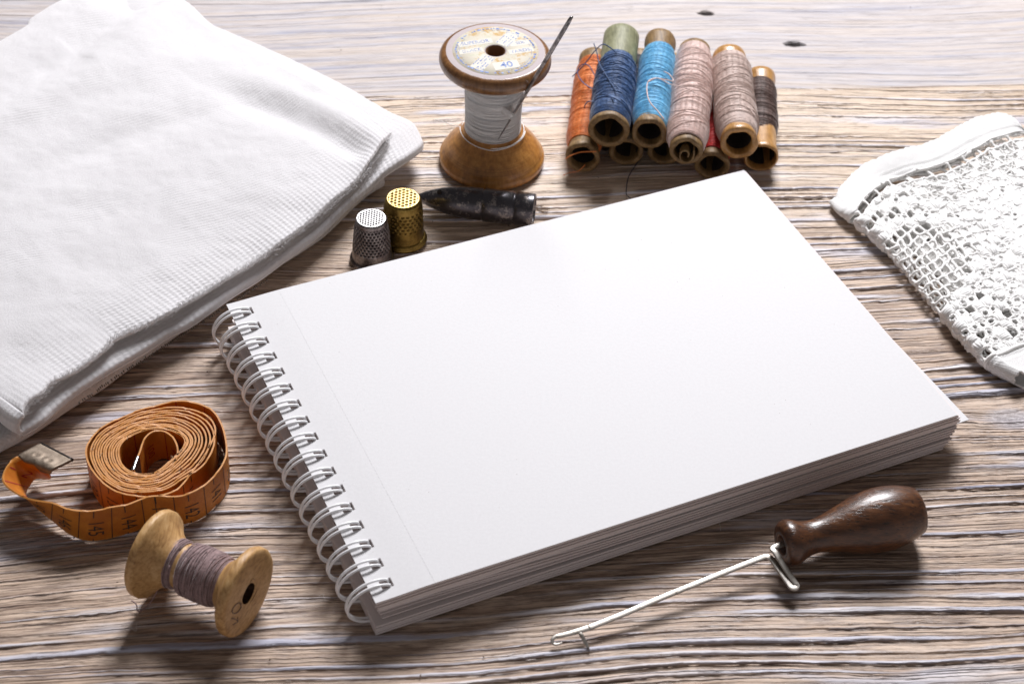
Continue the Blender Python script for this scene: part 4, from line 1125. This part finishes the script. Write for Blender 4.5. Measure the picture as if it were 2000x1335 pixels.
# ------------------------------------------------------------------ tape measure
def build_tape():
    ZT = 1.33
    def q2(px, z=ZT): return at(px[0], px[1], z)
    zz = lambda x, y: (150+x/4.448, 770+y/4.448)
    curl = [zz(*p) for p in [(490, 655), (520, 565), (553, 485), (572, 410), (620, 345), (690, 308), (760, 312), (830, 360), (872, 440), (880, 510), (850, 580), (790, 640)]]
    inner = [zz(*p) for p in [(700, 675), (600, 690), (500, 684), (420, 645), (372, 570), (358, 490), (395, 410), (480, 350), (560, 312), (660, 297), (760, 292), (850, 315), (920, 362), (958, 425)]]
    outer = [zz(*p) for p in [(940, 740), (800, 835), (660, 862), (520, 862), (400, 850), (290, 795), (190, 712), (120, 590), (95, 495), (120, 420), (190, 330), (300, 260), (420, 200), (560, 145), (690, 112), (800, 104), (950, 103), (1100, 140), (1200, 232), (1252, 350), (1235, 470), (1190, 570), (1090, 670)]]
    last = [zz(*p) for p in [(1000, 742), (850, 840), (690, 884), (540, 880), (400, 862), (270, 795), (170, 705), (100, 590), (78, 495), (105, 410), (180, 315), (300, 240), (420, 185), (560, 130), (640, 112), (700, 92), (800, 65), (950, 57), (1100, 90), (1200, 160), (1268, 280), (1300, 430), (1300, 520), (1262, 622), (1180, 720), (1090, 800), (1000, 850), (900, 880), (830, 882), (700, 880), (600, 890), (520, 920), (450, 950), (370, 972)]]
    C = q2((285, 884)); C2 = C[:2]
    def polar(pts):
        P = np.array([q2(p)[:2] for p in pts])-C2
        an = np.unwrap(np.arctan2(P[:, 1], P[:, 0])); return an, np.hypot(P[:, 0], P[:, 1])
    def rfun(pts):
        P = np.array([q2(p)[:2] for p in pts])
        P = catmull(np.vstack([P, P[:1]]), 300)-C2
        an = np.arctan2(P[:, 1], P[:, 0]); r = np.hypot(P[:, 0], P[:, 1]); o_ = np.argsort(an)
        return lambda a: np.interp((a+PI) % (2*PI)-PI, an[o_], r[o_], period=2*PI)
    ri = rfun(inner); ro = rfun(outer)
    path = [q2(p)[:2] for p in curl]+[q2(p)[:2] for p in inner[:6]]
    path = list(catmull(np.array(path), 90))
    a0 = math.atan2(path[-1][1]-C2[1], path[-1][0]-C2[0])
    pl = q2(last[0])[:2]-C2; a1 = math.atan2(pl[1], pl[0])
    N = 11; tot = (N*2*PI+((a0-a1) % (2*PI)))
    m = 640
    for k in range(1, m):
        t = k/(m-1); a = a0-t*tot
        right = .5+.5*math.cos(a-.5); g = t**(1+.55*right)
        turn = t*tot/(2*PI)
        # the turns bunch at the left, open at the right
        wig = .012*math.sin(a*1+turn*2.3)*math.sin(t*PI)+.006*math.sin(a*3+turn*1.9)*math.sin(t*PI)
        ri_, ro_ = ri(a), ro(a)
        path.append(C2+(ri_+(ro_-ri_)*g+wig)*np.array([math.cos(a), math.sin(a)]))
    tail0 = catmull(np.array([q2(p)[:2] for p in last]), 300)
    # blend in
    path = np.array(path); path = path[:-8]
    top = np.vstack([path, tail0[6:]])
    top = np.hstack([top, np.full((len(top), 1), ZT)])
    nz = len(top)
    flare = np.zeros(nz)
    low = top.copy(); low[:, 2] = .0
    # smooth joints
    def sm(P, n=2):
        for _ in range(n):
            P[1:-1] = .25*P[:-2]+.5*P[1:-1]+.25*P[2:]
        return P
    top = sm(top, 3); low = sm(low, 3)
    # the tail twists over to lie nearly flat
    z3 = lambda x, y: (x/5.5625, 840+y/5.5625)
    tl = [((217, 990), (218, 1048), 1.33, 0), ((197, 994), (197, 1054), 1.33, 0), ((172, 997), (170, 1055), 1.33, 0), ((150, 997), (147, 1047), 1.34, .06), ((128, 992), (124, 1034), 1.36, .14), ((108, 982), (106, 1018), 1.38, .22),
          ((84, 979), (81, 998), 1.40, .34), ((54, 973), (56, 976), 1.40, .45), ((34, 965), (50, 967), 1.38, .5), ((11, 948), (52, 957), 1.34, .55), ((5, 937), (55, 951), 1.30, .6), ((6, 922), (62, 944), 1.26, .65),
          ((20, 901), (76, 931), 1.22, .7), ((38, 889), (94, 922), 1.20, .75), ((57, 879), (115, 911), 1.18, .8), ((78, 868), (138, 899), 1.16, .85)]
    Tt, Ll = [], []
    W = 1.33; prev = 0
    for (tp, lp_, zt, zg) in tl:
        A_ = at(*tp, zt); zs = np.linspace(0.0, 1.5, 301)
        cand = np.array([at(*lp_, z) for z in zs]); dd = np.abs(np.linalg.norm(cand-A_, axis=1)-W)
        sc_ = dd+.12*np.abs(zs-zg); Tt.append(A_); Ll.append(cand[np.argmin(sc_)])
    Tt = catmull(np.array(Tt), 150); Ll = catmull(np.array(Ll), 150)
    for _ in range(6): Tt = sm(Tt, 1); Ll = sm(Ll, 1)
    ln = np.linalg.norm(Tt-Ll, axis=1); Ll = Tt+(Ll-Tt)*(W/ln)[:, None]
    # join: cut the coil's end where the tail begins
    j = np.argmin(np.linalg.norm(top[-120:, :2]-Tt[0, :2], axis=1))+len(top)-120
    top = np.vstack([top[:j-3], Tt]); low = np.vstack([low[:j-3], Ll])
    mid = (top+low)/2; s = arclen(mid); n = 1500
    t = np.linspace(0, s[-1], n)
    top = np.stack([np.interp(t, s, top[:, k]) for k in range(3)], 1); low = np.stack([np.interp(t, s, low[:, k]) for k in range(3)], 1)
    top = sm(top, 4); low = sm(low, 4)
    tan_ = np.gradient((top+low)/2, axis=0); nr = np.cross(top-low, tan_); nr /= np.linalg.norm(nr, axis=1)[:, None]
    s = t; th = .027
    def P(sv, w, off):
        sv = np.asarray(sv, float); w = np.asarray(w, float)
        a = np.stack([np.interp(sv, s, top[:, k]) for k in range(3)], -1); b = np.stack([np.interp(sv, s, low[:, k]) for k in range(3)], -1)
        c = np.stack([np.interp(sv, s, nr[:, k]) for k in range(3)], -1)
        return b+(a-b)*w[..., None]+c*off
    root = thing('tape_measure', np.array([C2[0], C2[1], 0]), 'coiled orange tailor tape measure with its metal-tipped end swept out to the left', 'tape measure')
    nt = NT('orange oilcloth tape'); uv = nt.sep(nt.coords('UV', 1)); p = nt.coords()
    a = nt.noise(p, 1.3, 4, .65); b = nt.noise(p, 14, 3, .7)
    we = nt.noise(nt.xyz(nt.math('MULTIPLY', uv[0], 3.0), nt.math('MULTIPLY', uv[1], 60.0), 0), 1, 2)
    col = nt.mix(nt.smooth(a, .35, .65), (.42, .125, .012), (.54, .19, .02))
    col = nt.mix(nt.smooth(b, .55, .72, 0, .35), col, (.30, .10, .015))
    edge = nt.math('MAXIMUM', nt.smooth(uv[1], .955, .99), nt.smooth(uv[1], .045, .01))
    col = nt.mix(nt.math('MULTIPLY', edge, .6), col, (.60, .29, .08))
    nt.bump(nt.math('ADD', b, nt.math('MULTIPLY', we, .6)), .25, .0004)
    nt.set(col, .48, spec=.4); tm = nt.m
    ws = np.array([0, .03, .12, .5, .88, .97, 1.0])
    ser = .010*np.sign(np.sin(s*2*PI/.085))
    Sg, Wg = np.meshgrid(s, ws, indexing='ij')
    Wj = Wg.copy(); Wj[:, -1] += ser; Wj[:, 0] -= ser
    mb = MB(); mb.sheet(P(Sg, Wj, th), P(Sg, Wj, -th), None, np.dstack([Sg, Wg]))
    strip = mb.build('strip', tm, root); sharp(strip, 50)
    # printing, one line per centimetre, numbers along the width
    ref = q2((185, 994)); far = s > s[-1]-12
    s145 = s[np.where(far)[0][np.argmin(np.linalg.norm(top[far]-ref, axis=1))]]
    step = 1.03
    ink = MB(); red = MB()
    def line(buf, sv, w0, w1, wd, off):
        g = np.linspace(w0, w1, 7); Sx = np.stack([np.full(7, sv-wd/2), np.full(7, sv+wd/2)]); Wx = np.tile(g, (2, 1))
        buf.grid(P(Sx, Wx, off), flip=off < 0)
    def number(buf, txt, sv, off, size=.50, w_c=.42, mirror=1, sx=.62):
        V, Fs = text_mesh(txt, size, sx, -.003, 4)
        # reading runs down the width, digit tops towards the lower numbers
        Sx = sv-mirror*V[:, 1]*.95; Wx = w_c-V[:, 0]/1.33
        buf.add(P(Sx, Wx, off), Fs)
    OFF = th+.009
    for k in range(118, 149):
        sv = s145+(k-145)*step
        if sv > s[-1]-.4: continue
        line(ink, sv+step/2, 0, 1, .028, OFF)
        line(ink, sv+.06, .76, .97, .034, OFF); line(ink, sv+.06, .0, .07, .03, OFF)
        if k >= 128: number(ink, str(k), sv, OFF, .74, .41, 1, .60)
    ks = np.arange(s[-1]-.1, .2, -step)
    for i, sv in enumerate(ks):
        if .6 < sv < s[-1]-2.8: line(red, sv, 0, 1, .035, -OFF)
    line(red, s[-1]-1.78, .72, .92, .05, -OFF); line(red, s[-1]-2.42, .02, .98, .04, -OFF)
    number(red, '2', s[-1]-1.74, -OFF, .74, .36, -1, .9)
    number(red, '100', 1.6, -OFF, .5, .45, -1, .8); number(red, '99', 2.65, -OFF, .5, .45, -1, .8)
    ink.build('number_print', mat_plain('black tape print', (.045, .028, .018), .6), strip, smooth=False)
    red.build('red_print', mat_plain('red tape print', (.30, .012, .02), .6), strip, smooth=False)
    # metal tips, both ends
    tipm = mat_metal('aged tin tip', (.17, .13, .095), (.25, .20, .155), .45, .6, 5, .4, .6, .6)
    steel = mat_plain('bright clip steel', (.5, .5, .52), .25, 1)
    def tip(s0, s1, m_, name, wave):
        ss = np.linspace(s0, s1, 16); wsx = np.linspace(-.015, 1.015, 25)
        Sx, Wx = np.meshgrid(ss, wsx, indexing='ij')
        if wave:
            e = np.abs(((Wx*2.0+.5) % 1)-.5)*.22
            Sx = Sx-e*(1-(Sx-s0)/(s1-s0))*1.0
        G = P(np.minimum(Sx, s[-1]), Wx, 1)-P(np.minimum(Sx, s[-1]), Wx, 0)
        base = P(np.minimum(Sx, s[-1]), Wx, 0)+(np.maximum(Sx-s[-1], 0))[..., None]*unit(tan_[-1])
        bmp = 0
        if wave:
            for (c0, c1) in ((.45, .30), (.38, .68)):
                d = np.hypot(Sx-(s0+(s1-s0)*c0), (Wx-c1)*1.33); bmp = bmp+.022*np.exp(-((d-.15)/.06)**2)
        bmp = np.asarray(bmp)+0*Sx
        mb = MB(); mb.sheet(base+G*(th+.02), base-G*(th+.02+bmp)[..., None], None, np.dstack([Sx, Wx]))
        return mb.build(name, m_, strip)
    tip(s[-1]-.86, s[-1]+.03, tipm, 'metal_tip', True)
    tip(0.0, .62, steel, 'metal_clip', False)
    # dark folded rim of the tip
    e = P(np.full(10, s[-1]), np.linspace(-.02, 1.02, 10), 0)+unit(tan_[-1])*.05
    mb = MB(); mb.tube(e, .062, 8); mb.build('tip_rim', mat_plain('dark tin rim', (.035, .03, .028), .35, .8), strip)
    # lint caught on the turns
    lint = MB()
    for k in range(26):
        sv = rng.uniform(8, s[-1]-9); c = P(np.array([sv]), np.array([1.0]), 0)[0]
        for _ in range(5):
            v = rng.normal(0, .05, 3); lint.tube(np.array([c, c+v*.6+np.array([0, 0, .03]), c+v]), .006, 4)
    tag(lint.build('lint', mat_plain('pale lint', (.7, .55, .38), .9), root), kind='stuff')
build_tape()

# ------------------------------------------------------------------ small spool lying down
def build_small_spool():
    R = 1.44
    a = at(306, 1083, R); b = at(484, 1160, R-.06)
    b[2] = a[2] = R
    ax = unit(b-a); a = a-ax*.22; b = b+ax*.05; L = np.linalg.norm(b-a)
    root = thing('thread_spool', (a+b)/2*np.array([1, 1, 0]), 'small bare wooden spool of mauve thread lying on its side, pencilled 40', 'spool')
    w = mat_wood('raw spool wood', (.26, .13, .045), (.49, .28, .105), (.62, .40, .185), 1, 1.5, .5)
    wob = lambda an, t, r: (.02*np.sin(an*2+.6)*(r > 1)+.004*np.sin(an*17+3*np.sin(an*3))*(r > 1.2), .008*np.sin(an*3))
    prof = [(.24, L*.5), (.30, .02), (.36, 0), (1.25, .0), (1.40, .02), (R, .06), (R, .22), (1.42, .26), (1.32, .31), (1.05, .54), (.86, .74), (.74, .95), (.71, 1.15), (.70, L-1.05), (.70, L-.85), (.92, L-.62), (1.20, L-.43), (1.36, L-.34), (1.43, L-.28), (R+.01, L-.24), (R, L-.07), (1.40, L-.02), (1.25, L), (.40, L), (.34, L-.02)]
    mb = MB(); mb.lathe(prof, a, ax, 96, wob); body = mb.build('spool_body', w, root)
    jag = lambda an, t, r: ((.03*np.sin(an*7)+.025*np.sin(an*11+1))*(r > .1), 0*t)
    mb = MB(); mb.lathe([(.46, L+.004), (.42, L-.04), (.38, L-.6), (.0, L-.62)], a, ax, 90, jag); mb.build('bore', mat_plain('raw bore', (.07, .028, .01), .9, var=.4, vscale=9), body)
    tm = mat_thread('mauve thread', (.30, .205, .205), .3, .7, .4)
    rf1 = lambda t: .74; rf2 = lambda t: .79+.03*math.sin((t-1)*2)-.06*sstep(L-1.15, L-.8, t)
    mb = MB()
    t0, tg0, tg1, t1 = .72, 1.16, 1.34, L-.78
    mb.lathe([(.6, t0-.02), (.80, t0), (.75, .9), (.72, tg0), (.6, tg0+.02)], a, ax, 48)
    mb.lathe([(.6, tg1-.02), (.74, tg1)]+[(rf2(t)-.01, t) for t in np.linspace(tg1+.1, t1-.05, 12)]+[(.6, t1)], a, ax, 48)
    wound(mb, a, ax, t0, tg0, lambda t: .80-.06*sstep(t0, 1.0, t), .043, .024, .01, 4, .08, 28)
    wound(mb, a, ax, tg1, t1, rf2, .043, .024, .014, 26, .16, 28)
    mb.build('thread', tm, root)
    mb = MB()
    strand(mb, [at(u, v, z) for u, v, z in [(309, 1139, .62), (306, 1155, .42), (298, 1170, .2), (286, 1184, .06), (273, 1193, .05), (268, 1190, .06), (267, 1181, .12), (262, 1175, .16), (257, 1172, .16)]], .022, 60)
    mb.build('loose_thread', tm, root)
    # pencilled 40 on the end face
    ax_, e1, e2 = frame(ax)
    def fp(u, v):
        d = ray(u, v); c = a+ax*(L+.004); k = ((c-CAM)@ax)/(d@ax); return CAM+d*k
    zz = lambda x, y: (230+x/4.767, 980+y/4.767)
    mb = MB()
    o_ = [(1143, 935), (1110, 945), (1075, 985), (1065, 1020), (1090, 1035), (1125, 1015), (1150, 970), (1140, 940)]
    mb.tube(catmull([fp(*zz(*q)) for q in o_], 30), .013, 5)
    f_ = [(1060, 1078), (1078, 1070), (1100, 1085), (1118, 1108), (1110, 1085), (1108, 1065)]
    mb.tube(catmull([fp(*zz(*q)) for q in [(1062, 1080), (1082, 1082), (1105, 1095), (1118, 1112)]], 14), .012, 5)
    mb.tube(catmull([fp(*zz(*q)) for q in [(1118, 1068), (1117, 1090), (1118, 1112), (1095, 1125), (1070, 1142)]], 14), .011, 5)
    mb.build('pencil_mark', mat_plain('grey pencil', (.09, .075, .08), .7), body)
build_small_spool()

# ------------------------------------------------------------------ hook with a wooden handle
def build_hook():
    f = at(1527, 1063, .80); b = at(1793, 995, .97)
    ax = unit(b-f); L = np.linalg.norm(b-f)
    root = thing('hook_tool', (f+b)/2*np.array([1, 1, 0]), 'bent steel latch hook with a turned dark brown wooden handle', 'hook tool')
    w = mat_wood('dark oiled beech', (.03, .011, .005), (.085, .031, .011), (.17, .066, .022), 0, 1.1, .34, coat=.45, pores=.7)
    prof = [(.30, .5), (.31, .03), (.36, -.01), (.56, -.01), (.66, .04), (.735, .14), (.76, .26), (.745, .38), (.69, .52), (.625, .66), (.565, .84), (.54, 1.02), (.545, 1.2), (.58, 1.42), (.65, 1.7), (.74, 2.0), (.83, 2.3), (.92, 2.6), (.985, 2.95), (1.03, 3.25), (1.045, 3.5), (1.03, 3.8), (.985, 4.1), (.92, 4.35), (.85, 4.56), (.78, L-.07), (.66, L), (.40, L+.04), (0.0, L+.05)]
    mb = MB(); mb.lathe(prof, f, ax, 96); mb.build('handle', w, root)
    mb = MB(); mb.lathe([(.37, -.02), (.40, -.03), (.43, -.018)], f, ax, 48); mb.build('hole_rim', mat_plain('worn grey rim', (.16, .14, .14), .5), root)
    mb = MB(); mb.lathe([(.315, .02), (.30, .7), (0, .72)], f, ax, 40); mb.build('bore', M['bore'], root)
    st = mat_metal('nickel plated wire', (.27, .24, .205), (.48, .45, .41), .42, .46, 5, .36, .5)
    base = f+ax*.35-np.array([0, 0, .05])
    pts = [base+np.array([0, 0, .1]), at(1511, 1069, .80), at(1516, 1080, .78), at(1536, 1112, .62), at(1553, 1137, .48), at(1557, 1143, .45), at(1553, 1148, .44), at(1546, 1146, .44), at(1538, 1135, .46), at(1522, 1112, .52), at(1508, 1092, .57), at(1500, 1087, .58), at(1490, 1088, .57), at(1440, 1107, .53), at(1380, 1131, .49), at(1300, 1163, .43), at(1220, 1197, .36), at(1150, 1225, .30)]
    P = resample(catmull(np.array(pts), 400), 260)
    # the strip stays in the plane through the arm and the return
    nrm = unit(np.cross(at(1553, 1140, .46)-at(1505, 1090, .58), at(1300, 1163, .43)-at(1505, 1090, .58)))
    mb = MB(); T = np.gradient(P, axis=0); T /= np.linalg.norm(T, axis=1)[:, None]
    side = np.cross(T, np.tile(nrm, (len(P), 1))); side /= np.linalg.norm(side, axis=1)[:, None]
    mb.bar(P, side, .185, .075); mb.build('wire_shank', st, root)
    e = P[-1]
    tipP = catmull([e-T[-1]*.02, at(1120, 1234, .27), at(1100, 1239, .25), at(1086, 1242, .23), at(1079, 1248, .20), at(1081, 1256, .15), at(1090, 1257, .15), at(1098, 1254, .17)], 50)
    Tt = np.gradient(tipP, axis=0); Tt /= np.linalg.norm(Tt, axis=1)[:, None]
    sd = np.cross(Tt, np.tile(nrm, (50, 1))); sd /= np.linalg.norm(sd, axis=1)[:, None]
    mb = MB(); mb.bar(tipP, sd, np.linspace(.185, .05, 50), np.interp(np.linspace(0, 1, 50), [0, .3, 1], [.09, .07, .05])); mb.build('hook', st, root)
    sp = catmull([at(1131, 1231, .28), at(1136, 1240, .25), at(1146, 1258, .09), at(1151, 1268, .02)], 20)
    mb = MB(); mb.bar(sp, T[-1], np.interp(np.linspace(0, 1, 20), [0, .6, 1], [.13, .11, .03]), .06); mb.build('latch', st, root)
build_hook()

# ------------------------------------------------------------------ crumbs and lint on the table
def build_dust():
    mb = MB()
    for k in range(70):
        u, v = rng.uniform(0, 2000), rng.uniform(0, 1335)
        c = at(u, v, .01); r = rng.uniform(.008, .028)
        d_ = rng.normal(0, 1, 3); d_[2] = 0; d_ = unit(d_)
        mb.tube(np.array([c, c+d_*r*1.5+np.array([0, 0, r*.6]), c+d_*r*3.0]), [r*.5, r, r*.4], 5)
    for (u, v, l) in ((1045, 402, .35), (1057, 408, .4), (1052, 413, .3)):
        c = at(u, v, .03); mb.tube(np.array([c, c+np.array([l*.6, -.05, .03]), c+np.array([l, .03, .0])]), [.012, .03, .008], 5)
    tag(mb.build('table_crumbs', mat_plain('brown crumbs', (.16, .10, .06), .8, var=.5, vscale=2)), kind='stuff')
    mb = MB()
    for k in range(26):
        c = at(rng.uniform(0, 2000), rng.uniform(0, 1335), .03); a = rng.uniform(0, 6.3); l = rng.uniform(.15, .6)
        d_ = np.array([math.cos(a), math.sin(a), 0]); p_ = np.array([-d_[1], d_[0], 0])
        mb.tube(catmull([c, c+d_*l*.4+p_*rng.normal(0, .1), c+d_*l*.8+p_*rng.normal(0, .15), c+d_*l], 14), .007, 4)
    tag(mb.build('table_lint', mat_plain('pale lint fibres', (.62, .58, .54), .9)), kind='stuff')
build_dust()

# ------------------------------------------------------------------ camera
cd = bpy.data.cameras.new('camera'); cam = bpy.data.objects.new('camera', cd); COL.objects.link(cam)
cd.sensor_width = 36; cd.lens = F/2000*36; cd.clip_start = .02; cd.clip_end = 20
from mathutils import Matrix
R_ = RR
Mw = Matrix(((R_[0, 0], -R_[0, 1], -R_[0, 2], CAM[0]*S), (R_[1, 0], -R_[1, 1], -R_[1, 2], CAM[1]*S), (R_[2, 0], -R_[2, 1], -R_[2, 2], CAM[2]*S), (0, 0, 0, 1)))
cam.matrix_world = Mw
cd.dof.use_dof = True; cd.dof.aperture_fstop = 20
fp_ = at(1000, 800, 0); cd.dof.focus_distance = float(np.linalg.norm(fp_-CAM)*S*abs((RR[:, 2]@unit(fp_-CAM))))
sc.camera = cam

# ------------------------------------------------------------------ light: one window-like lamp behind, a dim room, added front fill
ld = bpy.data.lights.new('window_lamp', 'AREA'); ld.shape = 'RECTANGLE'; ld.size = .50; ld.size_y = .42
ld.energy = 34.5; ld.color = (.985, .975, 1.0)
lo = bpy.data.objects.new('window_lamp', ld); COL.objects.link(lo)
lp0 = np.array([17, 96, 99.0])*S; tgt = np.array([1, 1, 0.0])*S
from mathutils import Vector
lo.location = lp0
lo.rotation_euler = Vector(tgt-lp0).to_track_quat('-Z', 'Y').to_euler()
w = bpy.data.worlds.new('World'); sc.world = w; w.use_nodes = True
wt = w.node_tree; bg = wt.nodes['Background']; bg.inputs[0].default_value = (1.0, .93, .93, 1)
# dim room plus added fill glow low on the viewer's side for upright faces
def wmath(op, a, b=0.0):
    n_ = wt.nodes.new('ShaderNodeMath'); n_.operation = op
    for i_, q_ in enumerate((a, b)):
        if hasattr(q_, 'links'): wt.links.new(q_, n_.inputs[i_])
        else: n_.inputs[i_].default_value = q_
    return n_.outputs[0]
def wsmooth(x_, a, b):
    n_ = wt.nodes.new('ShaderNodeMapRange'); n_.interpolation_type = 'SMOOTHSTEP'; wt.links.new(x_, n_.inputs[0])
    n_.inputs[1].default_value = a; n_.inputs[2].default_value = b; return n_.outputs[0]
tcw = wt.nodes.new('ShaderNodeTexCoord'); sx_ = wt.nodes.new('ShaderNodeSeparateXYZ'); wt.links.new(tcw.outputs['Generated'], sx_.inputs[0])
front = wmath('MULTIPLY', wsmooth(wmath('MULTIPLY', sx_.outputs[1], -1.0), .0, .9), wsmooth(wmath('MULTIPLY', sx_.outputs[2], -1.0), -.7, -.1))
wt.links.new(wmath('ADD', wmath('MULTIPLY', front, .34), .105), bg.inputs[1])
sc.view_settings.view_transform = 'Standard'; sc.view_settings.look = 'None'
sc.view_settings.exposure = 0; sc.view_settings.gamma = 1; sc.view_settings.use_curve_mapping = False
sc.render.engine = 'CYCLES'
sc.cycles.max_bounces = 6
